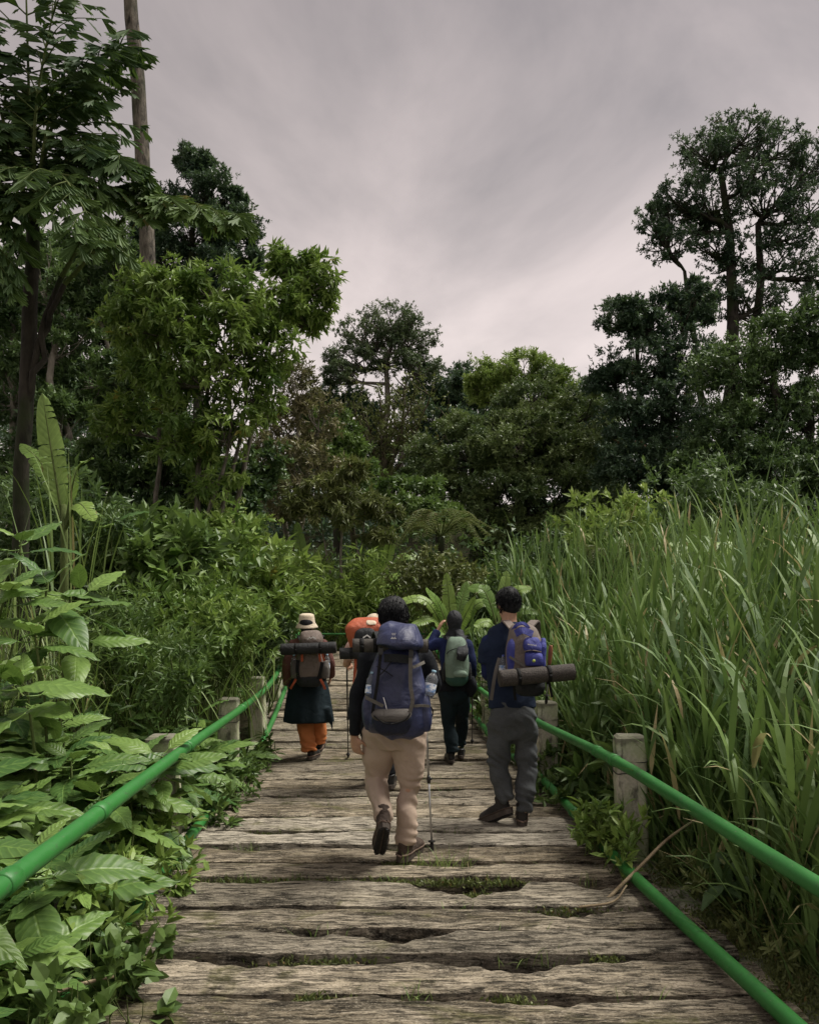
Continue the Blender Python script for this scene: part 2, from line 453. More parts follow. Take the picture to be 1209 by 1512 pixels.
for k in range(len(edges) - 1):
    y0, y1 = edges[k] + GAP[k], edges[k + 1] - GAP[k + 1]
    far = y0 > 9
    nxs = 50 if far else 140
    yc = (y0 + y1) / 2
    xl = bx(-1.10 - 0.13 * random.random(), yc); xr = bx(1.70 + 0.06 * random.random(), yc)
    xs = np.linspace(xl, xr, nxs)
    s1, s2 = random.random() * 90, random.random() * 90
    ef = 0.008 * wob((xs * 4 + s1)[:, None]) + 0.005 * wob((xs * 21 + s2)[:, None])
    eb = 0.008 * wob((xs * 4 + s2)[:, None]) + 0.005 * wob((xs * 21 + s1)[:, None])
    for cx, hw, dp in BITES.get((k, 'f'), []): ef = ef + bite(xs, cx, hw, dp)
    for cx, hw, dp in BITES.get((k, 'b'), []): eb = eb - bite(xs, cx, hw, dp)
    for _ in range(2 if far else 3):
        eb = eb - bite(xs, random.uniform(-1.2, 1.4), random.uniform(0.12, 0.5), random.uniform(0.025, 0.07))
    ef = ef + bite(xs, random.uniform(-1.2, 1.4), random.uniform(0.12, 0.4), random.uniform(0.015, 0.04))
    yf = np.maximum(y0 + ef, edges[k] + 0.003); yb = np.minimum(y1 + eb, edges[k + 1] - 0.003)
    w = yb - yf
    r = np.minimum(0.02, w * 0.2)
    cols = [yf, yf, yf + r * 0.25, yf + r, yf + w * .25, yf + w * .38, yf + w * .5, yf + w * .62, yf + w * .75, yb - r, yb - r * 0.25, yb, yb]
    tilt = random.uniform(-0.012, 0.012); lift = random.uniform(-0.012, 0.008); tw = random.uniform(-0.006, 0.006)
    V = np.zeros((nxs, 13, 3))
    for q in range(13):
        V[:, q, 0] = xs; V[:, q, 1] = cols[q]
        rough_ = 0.004 * wob((xs * 9 + q * 3.3 + s1)[:, None]) if 2 < q < 10 else 0
        V[:, q, 2] = deck_z(cols[q]) + TH[q] + rough_ + lift + tilt * (q - 6) / 6 + tw * xs
    V = V.reshape(-1, 3)
    ii = np.arange(nxs - 1)[:, None] * 13; jj = np.arange(13)[None, :]; j2 = (jj + 1) % 13
    F4 = np.stack([ii + jj, ii + 13 + jj, ii + 13 + j2, ii + j2], -1).reshape(-1, 4)
    V = np.vstack([V, V[:13].mean(0), V[-13:].mean(0)])
    nq = nxs * 13; jj = np.arange(13); j2 = (jj + 1) % 13
    F3 = np.vstack([np.stack([np.full(13, nq), jj, j2], -1), np.stack([np.full(13, nq + 1), (nxs - 1) * 13 + j2, (nxs - 1) * 13 + jj], -1)])
    o = Buf().add(V, F3, F4).build('plank', TIMBER, deck, False)
    g = random.choice((0.62, 0.8, 0.95, 1.1, 1.3)) * random.uniform(0.92, 1.08); hu = random.uniform(0.86, 0.99)
    o.color = TINT.get(k, (g, g * (0.5 + 0.5 * hu), g * hu)) + ({10: 1.0, 11: 0.8, 13: 0.4, 7: 0.3}.get(k, random.choice((0, 0, 0.25))),)
# carrying beams under the planks
for xb in (-0.75, 0.3, 1.3):
    ys = np.arange(1.6, 17.6, 0.5)
    P = np.stack([bx(xb, ys), ys, deck_z(ys) - 0.30], -1)
    o = one('beam', [loft(P, [(0.10, 0.125)] * len(P), seg=8, power=6)], TIMBER, deck, False)
    o.color = (0.35, 0.33, 0.3, 0)

# concrete edge beams that carry the posts
t = NT('mossy_concrete', 0.9, 0.2)
v = t.coord()
n1 = t.noise(v, 3.0, 6.0, 0.65); n2 = t.noise(v, 40.0, 5.0); n3 = t.noise(t.coord((3, 3, 0.8)), 4.0, 5.0, 0.6, 0.5)
c = t.mix(t.range(n2, 0.3, 0.7), (0.22, 0.20, 0.165), (0.40, 0.37, 0.31))
c = t.mix(t.range(n1, 0.42, 0.60, 0.0, 0.85), c, (0.20, 0.26, 0.11))
c = t.mix(t.range(n3, 0.54, 0.66, 0.0, 0.8), c, (0.035, 0.033, 0.028))
t.col(c); t.bump(t.math('ADD', n2, n1), 0.7, 0.012)
CONCRETE = t.m
for xb, lab in ((1.83, 'mossy concrete edge beam under the posts on the reed side of the bridge'), (-1.24, 'mossy concrete edge beam buried in leaves on the shrub side')):
    ys = np.arange(1.0, 17.6, 0.3)
    wv = Wob(int(abs(xb) * 10), 2.0, 8, 1)
    P = np.stack([bx(xb, ys) + 0.01 * wv(ys[:, None]), ys, deck_z(ys) - 0.22 + 0.01 * wv(ys[:, None] + 9)], -1)
    tag(one('edge_beam', [loft(P, [(0.10, 0.19)] * len(P), seg=12, power=5)], CONCRETE, None, False), lab, 'beam')

# ------------------------------------------------------------------ posts
t = NT('post_concrete', 0.88, 0.25)
v = t.coord()
n1 = t.noise(t.coord((1, 1, 0.45)), 5.0, 6.0, 0.62, 0.3); n2 = t.noise(v, 60.0, 4.0); n3 = t.noise(t.coord((6, 6, 1.2)), 3.0, 5.0, 0.65, 0.4)
c = t.mix(t.range(n2, 0.3, 0.7), (0.42, 0.39, 0.32), (0.60, 0.56, 0.46))
c = t.mix(t.range(n1, 0.40, 0.58, 0.0, 0.75), c, (0.34, 0.41, 0.20))
c = t.mix(t.range(n3, 0.55, 0.68, 0.0, 0.85), c, (0.04, 0.04, 0.032))
sz = t.n('ShaderNodeSeparateXYZ'); t.t.links.new(t.coord(), sz.inputs[0])
cap = t.math('ADD', sz.outputs[2], t.math('MULTIPLY', t.noise(v, 18.0, 4.0), 0.10))
c = t.mix(t.range(cap, 0.80, 0.83, 0.0, 0.75), c, (0.10, 0.09, 0.075))
t.col(c); t.bump(t.math('ADD', t.math('MULTIPLY', n2, 0.4), n1), 0.7, 0.012)
POSTM = t.m
WIRE = plain_mat('tie_wire', (0.02, 0.02, 0.018), 0.55, 0.4)
POST_LAB = {
    (1, 0): 'pale algae-stained concrete post standing clear between rail and reeds, wired to green rail',
    (1, 1): 'algae-stained concrete post beside the legs of the grey-trousered hiker',
    (1, 2): 'small concrete post behind the blue-sleeved arm of the grey-trousered hiker'}
posts = [(1, 5.24), (1, 7.56), (1, 10.7), (1, 13.3), (1, 15.9), (-1, 5.24), (-1, 7.9), (-1, 10.4), (-1, 12.6), (-1, 15.0)]
LEFT_LAB = ['concrete post half sunk in big shrub leaves, wired to green rail', 'concrete post between big shrub leaves and the orange-trousered hiker, capped white',
            'grey concrete post at the elbow side of the orange-trousered hiker', 'dark concrete post right behind the hanging mat end of the hat wearer', 'far concrete post behind the hat wearer']
cnt = {1: 0, -1: 0}
for s, y in posts:
    k = cnt[s]; cnt[s] += 1
    xb = 1.80 if s > 0 else -1.21
    lab = (POST_LAB.get((1, k)) or 'far concrete post of the %s bay before the banana plants' % ('last' if k == 4 else 'second last')) if s > 0 else LEFT_LAB[k]
    p = thing('rail_post', lab, 'post', (bx(xb, y), y, float(deck_z(y)) - 0.05), random.uniform(-0.12, 0.12), 'posts of the bridge railing')
    p.rotation_euler = (random.uniform(-0.02, 0.02), random.uniform(-0.02, 0.02), p.rotation_euler.z)
    wv = Wob(y * 7, 30, 8)
    g = loft([(0, 0, z) for z in (0, 0.02, 0.2, 0.4, 0.6, 0.72, 0.79, 0.80, 0.812)], [0.098, 0.098, 0.097, 0.096, 0.096, 0.095, 0.094, 0.088, 0.076], n=24, seg=28, power=7)
    V = g[0] + (wv(g[0]) * 0.0035)[:, None] * np.array([1, 1, 0.4])
    one('shaft', [(V, g[1], g[2])], POSTM, p, False)
    for q, zz in enumerate((0.66, 0.585)):
        th = np.linspace(0, 2 * math.pi, 29)
        c_, s_ = np.cos(th), np.sin(th); pw = 2 / 7
        ring = np.stack([0.101 * np.sign(c_) * abs(c_) ** pw, 0.101 * np.sign(s_) * abs(s_) ** pw, zz + 0.015 * np.sin(th + q)], -1)
        one('tie_wire', [loft(ring, [0.0035] * 29, seg=5, caps=False)], WIRE, p)

# ------------------------------------------------------------------ green rails
t = NT('green_enamel', 0.38, 0.5)
v = t.coord((1, 0.5, 1))
n1 = t.noise(v, 30.0, 5.0, 0.7); n2 = t.noise(v, 3.0, 4.0); n3 = t.noise(v, 90.0, 3.0)
c = t.mix(t.range(n2, 0.3, 0.7), (0.018, 0.135, 0.022), (0.032, 0.190, 0.034))
c = t.mix(t.range(n1, 0.57, 0.70, 0.0, 0.6), c, (0.045, 0.085, 0.035))
c = t.mix(t.range(n3, 0.66, 0.74, 0.0, 0.7), c, (0.16, 0.17, 0.11))
t.col(c); t.set(t.b.inputs['Roughness'], t.range(n1, 0.3, 0.7, 0.36, 0.65)); t.bump(t.math('ADD', n2, t.math('MULTIPLY', n1, 0.15)), 0.15, 0.01)
GREEN = t.m
def rail(label, pts, joints, r=0.034):
    """pts: (xb, y, z above the level datum)"""
    root = thing('rail', label, 'rail', (bx(pts[0][0], pts[0][1]), pts[0][1], pts[0][2]), 0, 'green pipe rails of the bridge')
    o0 = np.array(root.location)
    P = catmull([(bx(a, y), y, z) for a, y, z in pts], 70) - o0
    one('pipe', [loft(P, [r] * len(P), seg=18)], GREEN, root)
    for jy in joints:
        i = int(np.argmin(abs(P[:, 1] + o0[1] - jy))); i = max(1, min(len(P) - 2, i))
        d = norm(P[i + 1] - P[i - 1])
        one('sleeve', [loft([P[i] - d * 0.045, P[i] - d * 0.042, P[i] + d * 0.042, P[i] + d * 0.045], [r + 0.001, r + 0.006, r + 0.006, r + 0.001], seg=18)], GREEN, root)
    return root
up = lambda y, z: float(z + deck_z(y))
rail('upper green pipe rail of the reed side, wired to the tall concrete posts',
     [(1.66, 1.0, 0.50), (1.66, 2.89, 0.537), (1.655, 4.2, 0.588), (1.655, 5.24, 0.615), (1.655, 7.5, 0.60), (1.66, 10.7, up(10.7, 0.57)), (1.66, 13.3, up(13.3, .55)), (1.66, 16.8, up(16.8, .5))],
     [5.15, 5.42, 7.3, 10.6])
rail('lower green pipe rail lying along the deck edge of the reed side',
     [(1.565, 1.0, 0.045), (1.57, 2.94, 0.05), (1.60, 4.86, 0.05), (1.70, 7.3, 0.09), (1.70, 10.6, up(10.6, 0.09)), (1.70, 16.8, up(16.8, .1))], [6.1, 10.2])
rail('upper green pipe rail above the big-leaved shrubs',
     [(-1.065, 1.0, 0.68), (-1.06, 2.4, 0.68), (-1.06, 5.24, 0.685), (-1.06, 7.9, 0.67), (-1.06, 10.4, up(10.4, 0.66)), (-1.06, 12.6, up(12.6, 0.60)), (-1.06, 16.8, up(16.8, .5))],
     [2.42, 3.45, 5.2, 7.8, 10.0])
rail('lower green pipe rail among the leaves on the shrub side',
     [(-1.08, 1.0, 0.05), (-1.08, 5.24, 0.06), (-1.08, 10.4, up(10.4, 0.07)), (-1.08, 16.8, up(16.8, 0.1))], [8.2, 12.0])
for z, lab in ((0.36, 'green cross rail closing the far bridge head'),):
    rail(lab, [(-1.5, 17.25, up(17.25, z)), (0.3, 17.3, up(17.3, z)), (2.6, 17.35, up(17.35, z))], [], 0.02)
# ------------------------------------------------------------------ vegetation tools
def fan(n): return [(0, k, k + 1) for k in range(1, n - 1)]
T_DIA = (np.array([(0, 0, 0), (0.5, .42, .07), (0, 1, -.06), (-.5, .42, .07)]), np.array([(0, 1, 2), (0, 2, 3)]))
T_LAN = (np.array([(0, 0, 0), (.42, .28, .06), (.42, .62, .03), (0, 1, -.14), (-.42, .62, .03), (-.42, .28, .06), (0, .30, -.01), (0, .65, -.05)]),
         np.array([(0, 1, 6), (1, 2, 7), (1, 7, 6), (2, 3, 7), (3, 4, 7), (4, 5, 6), (4, 6, 7), (5, 0, 6)]))
T_TRI = (np.array([(-.36, .02, 0), (.46, .38, .05), (-.02, 1, -.06)]), np.array([(0, 1, 2)]))
T_LAN4 = (np.array([(0, 0, 0), (.44, .42, .05), (0, 1, -.12), (-.44, .42, .05), (0, .46, -.03)]), np.array([(0, 1, 4), (1, 2, 4), (2, 3, 4), (3, 0, 4)]))
T_FISH = (np.array([(0, 0, 0), (.28, .55, .03), (.62, .72, -.05), (.34, .80, 0), (.22, 1.0, -.06), (.02, .86, 0), (-.16, 1.05, -.08), (-.26, .80, 0), (-.5, .86, -.06), (-.22, .45, .03)]),
          np.array(fan(10)))
def leaves(buf, P, D, N, L, W, T, rnd):
    """batch of leaves: base points P, directions D, rough face normals N, lengths L, widths W"""
    P = np.asarray(P, float); n = len(P)
    if n == 0: return
    D = norm(D); X = norm(np.cross(D, N)); Z = np.cross(X, D)
    tv, tf = T; k = len(tv)
    L = np.broadcast_to(L, (n,)); W = np.broadcast_to(W, (n,))
    V = P[:, None] + X[:, None] * (tv[None, :, 0] * W[:, None])[..., None] + D[:, None] * (tv[None, :, 1] * L[:, None])[..., None] + Z[:, None] * (tv[None, :, 2] * L[:, None])[..., None]
    F = tf[None] + (np.arange(n) * k)[:, None, None]
    A = np.zeros((n, k, 3)); A[..., 0] = tv[:, 0] * 2; A[..., 1] = tv[:, 1]; A[..., 2] = np.asarray(rnd)[:, None]
    buf.add(V.reshape(-1, 3), F.reshape(-1, 3), None, A.reshape(-1, 3))
def rdir(r, n):
    return norm(r.normal(size=(n, 3)))
def limb(buf, a, b, ra, rb, r, n=6, sag=0.12, seg=6):
    a = np.asarray(a, float); b = np.asarray(b, float)
    L = np.linalg.norm(b - a)
    t = np.linspace(0, 1, n)[:, None]
    P = a * (1 - t) + b * t
    off = r.normal(size=3) * sag * L; off[2] = -abs(off[2]) * 0.5 - 0.05 * L
    P = P + off * (np.sin(t * math.pi)) * 0.5 + r.normal(size=(n, 3)) * 0.018 * L * np.sin(t * math.pi)
    R = ra * (1 - t[:, 0]) + rb * t[:, 0]
    buf.add(*loft(P, list(R), seg=seg, ref=(0.31, 0.9, 0.2), caps=False))
    return P
def clump(buf, c, rad, n, r, T, L, W, up=0.35, droop=0.0, shell=0.35, rv=(0, 1), orient='out', tail=0.58):
    """n leaves set along short leafy sprays scattered loosely through an ellipsoid"""
    rad = np.asarray(rad, float) * (0.75 + 0.6 * r.rand(3))
    m = max(3, n // 11)
    d = rdir(r, m)
    C = c + d * (np.abs(r.normal(size=(m, 1))) * tail + 0.12).clip(0, 1.9) * rad
    sd = norm(d + r.normal(size=(m, 3)) * 0.6 + np.array([0, 0, up - droop]))
    k = r.randint(0, m, n); t = r.rand(n)
    sl = min(rad.mean() * 0.6, 4.0 * L)
    P = C[k] + sd[k] * (t * sl)[:, None] + r.normal(size=(n, 3)) * 0.12 * L
    D = norm(sd[k] * 0.7 + r.normal(size=(n, 3)) * 0.75 + np.array([0, 0, -droop * 0.6]))
    N = norm(r.normal(size=(n, 3)) * 0.6 + np.array([0, 0, 1.0]) + d[k] * 0.4)
    s = 0.65 + 0.6 * r.rand(n)
    q = (rv[0] + (rv[1] - rv[0]) * (0.6 * r.rand(m)[k] + 0.4 * r.rand(n)))
    leaves(buf, P, D, N, L * s, W * s, T, q)
def tree(name, label, cat, trunks, lobes, leaf, bark, seed, L=0.16, W=0.07, T=T_TRI, per=260, sub=22, subr=0.30, flat=0.7, twig=0.02,
         up=0.35, droop=0.0, group=None, limb_r=0.06, rv=(0, 1), orient='out', shell=0.35, vines=False, sublimb=True, wobble=0.25):
    """trunks: [(points, radii)...] world; lobes: (px, py, depth, rx_px, ry_px[, weight]) crown masses seen in the photograph"""
    r = np.random.RandomState(seed)
    base = np.array(trunks[0][0][0], float)
    root = thing(name, label, cat, tuple(base), 0, group)
    tb = Buf(); cb = Buf(); pts = []
    for P, R in trunks:
        Q = catmull(np.asarray(P, float) - base, 16)
        Rr = catmull(np.column_stack([R, np.zeros((len(R), 2))]), 16)[:, 0]
        wv = r.normal(size=(16, 3)) * Rr[:, None] * wobble; wv[:2] = 0
        Q = Q + wv
        tb.add(*loft(Q, list(Rr), seg=10, ref=(0.3, 0.9, 0.1)))
        pts.append((Q, Rr))
    AQ = np.concatenate([q[4:] for q, _ in pts]); AR = np.concatenate([a[4:] for _, a in pts])
    for lb in lobes:
        px, py, d, rx, ry = lb[:5]; wgt = lb[5] if len(lb) > 5 else 1.0
        c = atn(px, py, d) - base
        R3 = np.array([rx, rx * 0.9, ry]) / F_PX * d
        low = AQ.copy(); cost = np.linalg.norm(low - c, axis=1) + 0.8 * np.maximum(0, low[:, 2] - (c[2] - 0.3 * R3[2]))
        i = int(np.argmin(cost))
        Pl = limb(tb, AQ[i], c - np.array([0, 0, 0.25 * R3[2]]), min(AR[i] * 0.8, limb_r * 1.6), limb_r * 0.5, r, 8, 0.16)
        ns = max(3, int(sub * wgt))
        dirs = rdir(r, ns); dirs[:, 2] = dirs[:, 2] * 0.9 + 0.12
        rad = 0.45 + 0.55 * r.rand(ns) ** 0.5
        C = c + dirs * rad[:, None] * R3
        for q in range(ns):
            sr = subr * (0.65 + 0.7 * r.rand()) * (R3[0] * R3[2]) ** 0.5
            if sublimb:
                s0 = Pl[r.randint(3, 8)]
                Q = limb(tb, s0, C[q], limb_r * 0.42, twig * 0.5, r, 5, 0.14, 4)
                for _ in range(1):
                    limb(tb, Q[r.randint(2, 4)], C[q] + rdir(r, 1)[0] * sr * 0.8, twig * 0.55, twig * 0.25, r, 4, 0.15, 3)
            mid = rv[0] + (rv[1] - rv[0]) * r.rand()
            lo, hi = max(0, mid - 0.3), min(1, mid + 0.3)
            clump(cb, C[q], (sr, sr, sr * flat), int(per * (0.7 + 0.6 * r.rand())), r, T, L, W, up, droop, shell, (lo, hi), orient)
    tb.build('trunk', bark, root, True)
    cb.build('crown', leaf, root, False)
    return root
def bush(name, label, cells, leaf, bark, seed, L=0.14, W=0.05, T=T_LAN4, per=150, cat='bush', up=0.4, droop=0.0, flat=0.8, rv=(0, 1), group=None, stems=True, orient='out'):
    """cells: (px, py, depth, r metres); each is a leafy clump on a stem from the ground"""
    r = np.random.RandomState(seed)
    C = np.array([atn(a, b, d) for a, b, d, _ in cells])
    base = np.array([C[:, 0].mean(), C[:, 1].mean(), 0]); base[2] = GZ(base[0], base[1])
    root = thing(name, label, cat, tuple(base), 0, group)
    tb, cb = Buf(), Buf()
    for c, (_, _, _, rad) in zip(C - base, cells):
        g = np.array([c[0] * 0.6, c[1] * 0.6, 0.0]); g[2] = GZ(*(g + base)[:2]) - base[2] - 0.05
        if stems: limb(tb, g, c, 0.016, 0.006, r, 7, 0.1, 5)
        for _ in range(6):
            e = c + rdir(r, 1)[0] * rad * 0.75
            if stems: limb(tb, c * 0.75 + g * 0.25, e, 0.007, 0.003, r, 4, 0.1, 3)
            mid = rv[0] + (rv[1] - rv[0]) * r.rand()
            clump(cb, e, (rad * .55, rad * .55, rad * .5 * flat), int(per / 6), r, T, L, W, up, droop, 0.2, (max(0, mid - .35), min(1, mid + .35)), orient)
    if stems: tb.build('stems', bark, root, True)
    cb.build('foliage', leaf, root, False)
    return root
def up_from(px, py_top, d, px_base=None, n=6, jit=0.12, seed=0):
    """trunk line from the ground up to the pixel (px, py_top) at depth d"""
    r = np.random.RandomState(seed)
    top = atn(px, py_top, d); b = atn(px if px_base is None else px_base, HOR, d)
    b[2] = GZ(b[0], b[1]) - 0.15
    t = np.linspace(0, 1, n)[:, None]
    P = b * (1 - t) + top * t
    P[1:-1, :2] += r.normal(size=(n - 2, 2)) * jit
    return P
# ---- blades (reeds, grass)
def blades(buf, P, az, L, W, up, bend, rnd, seg=6, twist=0.6, r=RS, fold=0.12):
    """arching blades: start at P, azimuth az, start elevation up (rad), total bend (rad)"""
    n = len(P); t = np.linspace(0, 1, seg + 1)
    el = up[:, None] - bend[:, None] * t[None] ** 1.4
    dl = (L / seg)[:, None]
    h = np.cos(el) * dl; z = np.sin(el) * dl
    hs = np.concatenate([np.zeros((n, 1)), np.cumsum(h[:, :-1], 1)], 1); zs = np.concatenate([np.zeros((n, 1)), np.cumsum(z[:, :-1], 1)], 1)
    ca, sa = np.cos(az)[:, None], np.sin(az)[:, None]
    C = np.stack([P[:, 0, None] + ca * hs, P[:, 1, None] + sa * hs, P[:, 2, None] + zs], -1)
    tw = (twist * (r.rand(n) - 0.5) * 2)[:, None] * t[None]
    side = np.stack([-sa * np.cos(tw), ca * np.cos(tw), np.sin(tw)], -1)
    w = (W[:, None] * np.clip(np.minimum(0.35 + t * 3.0, (1 - t) * 1.7 + 0.02), 0, 1)[None] / 2)[..., None]
    V = np.stack([C - side * w, C + side * w], 2).reshape(n, -1, 3)
    k = 2 * (seg + 1)
    q = np.arange(seg) * 2
    F = np.stack([q, q + 1, q + 3, q + 2], -1)[None] + (np.arange(n) * k)[:, None, None]
    A = np.zeros((n, k, 3)); A[:, 0::2, 0] = -1; A[:, 1::2, 0] = 1; A[..., 1] = np.repeat(t, 2)[None]; A[..., 2] = np.asarray(rnd)[:, None]
    buf.add(V.reshape(-1, 3), None, F.reshape(-1, 4), A.reshape(-1, 3))

# ------------------------------------------------------------------ leaf and bark materials
M_DARK = leaf_mat('leaf_dark_green', (0.032, 0.072, 0.032), (0.125, 0.2, 0.07), 0.25)
M_DEEP = leaf_mat('leaf_blue_green', (0.026, 0.062, 0.042), (0.095, 0.155, 0.085), 0.2, odd=(0.145, 0.072, 0.043))
M_MID = leaf_mat('leaf_mid_green', (0.05, 0.105, 0.03), (0.16, 0.245, 0.066), 0.25)
M_OLIVE = leaf_mat('leaf_olive', (0.07, 0.095, 0.032), (0.2, 0.225, 0.075), 0.2, odd=(0.232, 0.145, 0.072))
M_LIGHT = leaf_mat('leaf_light_green', (0.12, 0.205, 0.042), (0.32, 0.42, 0.11), 0.3)
M_BRIGHT = leaf_mat('leaf_fresh_green', (0.065, 0.145, 0.03), (0.27, 0.375, 0.09), 0.3, odd=(0.377, 0.319, 0.072))
M_RUST = leaf_mat('leaf_dry_rusty', (0.10, 0.10, 0.05), (0.24, 0.215, 0.11), 0.2)
M_PALM = leaf_mat('leaf_palm', (0.028, 0.072, 0.026), (0.12, 0.19, 0.05), 0.2, 0.6, 0.25, odd=(0.319, 0.275, 0.102))
M_REED = leaf_mat('leaf_reed', (0.055, 0.12, 0.034), (0.20, 0.30, 0.095), 0.25, 0.5, 0.3, odd=(0.493, 0.392, 0.217))
M_GRASS = leaf_mat('leaf_grass', (0.08, 0.15, 0.03), (0.23, 0.31, 0.09), 0.25, odd=(0.435, 0.362, 0.174))
M_BIG = leaf_mat('leaf_broad', (0.045, 0.115, 0.030), (0.205, 0.32, 0.075), 0.22, 0.42, 0.4, veins=0.5, perobj=True)
M_BANANA = leaf_mat('leaf_banana', (0.13, 0.235, 0.05), (0.29, 0.42, 0.1), 0.35, 0.4, 0.4, veins=0.5, perobj=True)
B_GREY = bark_mat('bark_grey', (0.06, 0.052, 0.042), (0.20, 0.18, 0.15))
B_DARK = bark_mat('bark_dark', (0.018, 0.016, 0.013), (0.055, 0.048, 0.038), (0.03, 0.045, 0.015))
B_MOSS = bark_mat('bark_mossy', (0.04, 0.035, 0.025), (0.12, 0.10, 0.07), (0.09, 0.11, 0.03))
B_PALE = bark_mat('bark_pale', (0.13, 0.115, 0.09), (0.33, 0.30, 0.25), (0.09, 0.09, 0.06), 5.0)
B_GREEN = bark_mat('stem_green', (0.05, 0.075, 0.02), (0.12, 0.15, 0.05))
# ------------------------------------------------------------------ trees
def trunk2(px, pyt, d, r0, r1, pxb=None, seed=0, jit=0.12):
    P = up_from(px, pyt, d, pxb, 6, jit, seed)
    return (P, list(np.linspace(r0, r1, 6)))
# far right: tall open-crowned tree, two stems
tree('tall_tree', 'tall open-crowned dark tree towering over the reeds, forked trunk bare against the sky', 'tree',
     [trunk2(1065, 250, 29, 0.42, 0.10, 1085, 1), trunk2(1120, 330, 29.3, 0.34, 0.10, 1100, 2), trunk2(1010, 400, 28.6, 0.26, 0.06, 1080, 3)],
     [(1090, 205, 29, 55, 38, 1.3), (1040, 235, 28.6, 48, 38, 1.2), (1145, 225, 29.3, 45, 42), (1195, 240, 29.5, 38, 36), (1000, 300, 28.4, 44, 34), (965, 325, 28.6, 30, 30, .7),
      (1060, 300, 28.6, 60, 40), (1130, 300, 29, 60, 45), (1195, 310, 29, 45, 45), (985, 360, 28, 42, 26, .8), (1050, 370, 28.8, 45, 35, .7), (1150, 390, 29.2, 55, 38, .8), (1200, 400, 29.4, 40, 40, .8),
      (1110, 450, 28.6, 45, 40, .8), (1040, 440, 28.6, 40, 30, .6), (1170, 460, 29, 50, 40, .8), (1080, 395, 29.2, 40, 30, .6), (1010, 335, 29.4, 40, 34, .7), (1115, 255, 28.4, 50, 34, .8), (1165, 345, 28.5, 40, 34, .7)],
     M_DEEP, B_DARK, 11, L=0.115, W=0.065, per=160, sub=26, subr=0.27, flat=0.6, limb_r=0.085, twig=0.022, up=0.2)
tree('dark_tree', 'dark spreading tree with jagged crown next to the tall open-crowned tree', 'tree',
     [trunk2(985, 520, 26, 0.30, 0.10, 990, 4), trunk2(940, 500, 26, 0.2, 0.06, 975, 5)],
     [(925, 470, 26, 42, 34), (975, 475, 26, 50, 40), (1010, 530, 25.6, 60, 46), (945, 545, 25.8, 60, 45), (1000, 610, 25.5, 75, 50, 1.2), (935, 620, 25.5, 60, 45), (895, 560, 26, 30, 26, .6), (1030, 450, 26, 34, 36), (1000, 690, 25, 80, 50, 1.2), (930, 690, 25, 55, 50)],
     M_DEEP, B_DARK, 12, L=0.12, W=0.07, per=330, sub=28, subr=0.27, flat=0.6, limb_r=0.07)
tree('thicket_tree', 'dense dark tree filling the space under the tall tree beside the reeds', 'tree',
     [trunk2(1140, 560, 23, 0.26, 0.10, 1140, 6), trunk2(1190, 560, 23, 0.2, 0.08, 1195, 7)],
     [(1080, 560, 23.5, 60, 50), (1150, 520, 23.5, 60, 50), (1200, 500, 23.2, 50, 50), (1110, 640, 22.8, 70, 50, 1.2), (1180, 620, 22.8, 65, 55, 1.2), (1060, 690, 22.5, 65, 50), (1150, 710, 22, 80, 50, 1.2), (1210, 700, 22, 50, 60)],
     M_DARK, B_DARK, 13, L=0.12, W=0.07, per=460, sub=22, subr=0.3, flat=0.65)
# centre: big layered tree
tree('layered_tree', 'big round tree with tiered olive foliage at the middle of the forest edge', 'tree',
     [trunk2(740, 640, 30, 0.42, 0.14, 720, 8), trunk2(800, 640, 30, 0.3, 0.10, 740, 9)],
     [(730, 615, 29.6, 70, 40, 1.3), (800, 590, 30, 70, 38, 1.3), (865, 610, 30, 50, 36), (690, 670, 29, 75, 45, 1.4), (770, 665, 28.6, 80, 45, 1.4), (850, 670, 29, 75, 45, 1.3), (640, 690, 29.5, 50, 45), (895, 690, 29.5, 45, 45),
      (660, 740, 28.5, 70, 42, 1.2), (740, 735, 28, 75, 42, 1.3), (820, 735, 28, 80, 45, 1.3), (890, 745, 28.5, 50, 42), (790, 800, 27.5, 70, 40), (860, 800, 27.5, 60, 40), (720, 800, 28.3, 50, 40, .7), (800, 640, 28.2, 50, 34)],
     leaf_mat('leaf_tiered', (.05,.095,.036), (.20,.26,.09), 0.2), B_DARK, 14, L=0.125, W=0.065, per=600, sub=18, subr=0.30, flat=0.38, limb_r=0.07, up=0.1)
tree('lime_topped_tree', 'yellow-green tree top peeping out above the big tiered tree', 'tree',
     [trunk2(765, 600, 35, 0.35, 0.14, 765, 10)],
     [(765, 555, 35, 62, 30, 1.4), (720, 575, 35, 36, 28), (812, 570, 35, 38, 28)], M_LIGHT, B_GREY, 15, L=0.15, W=0.07, per=420, sub=22, subr=0.28, flat=0.5)
tree('airy_tree', 'tall airy see-through tree rising highest behind the middle of the path', 'tree',
     [trunk2(570, 520, 41, 0.34, 0.10, 565, 20), trunk2(600, 560, 41, 0.2, 0.06, 575, 21)],
     [(575, 478, 41, 50, 30, 1.3), (535, 498, 41, 40, 30, 1.2), (612, 500, 41, 34, 30, 1.2), (520, 535, 40.5, 40, 26), (570, 530, 41, 44, 30), (615, 545, 40.5, 40, 28), (500, 555, 40, 28, 22)],
     leaf_mat('leaf_airy', (.05,.085,.045), (.14,.19,.09), 0.2), B_GREY, 16, L=0.13, W=0.075, per=190, sub=28, subr=0.26, flat=0.6, limb_r=0.08, twig=0.03)
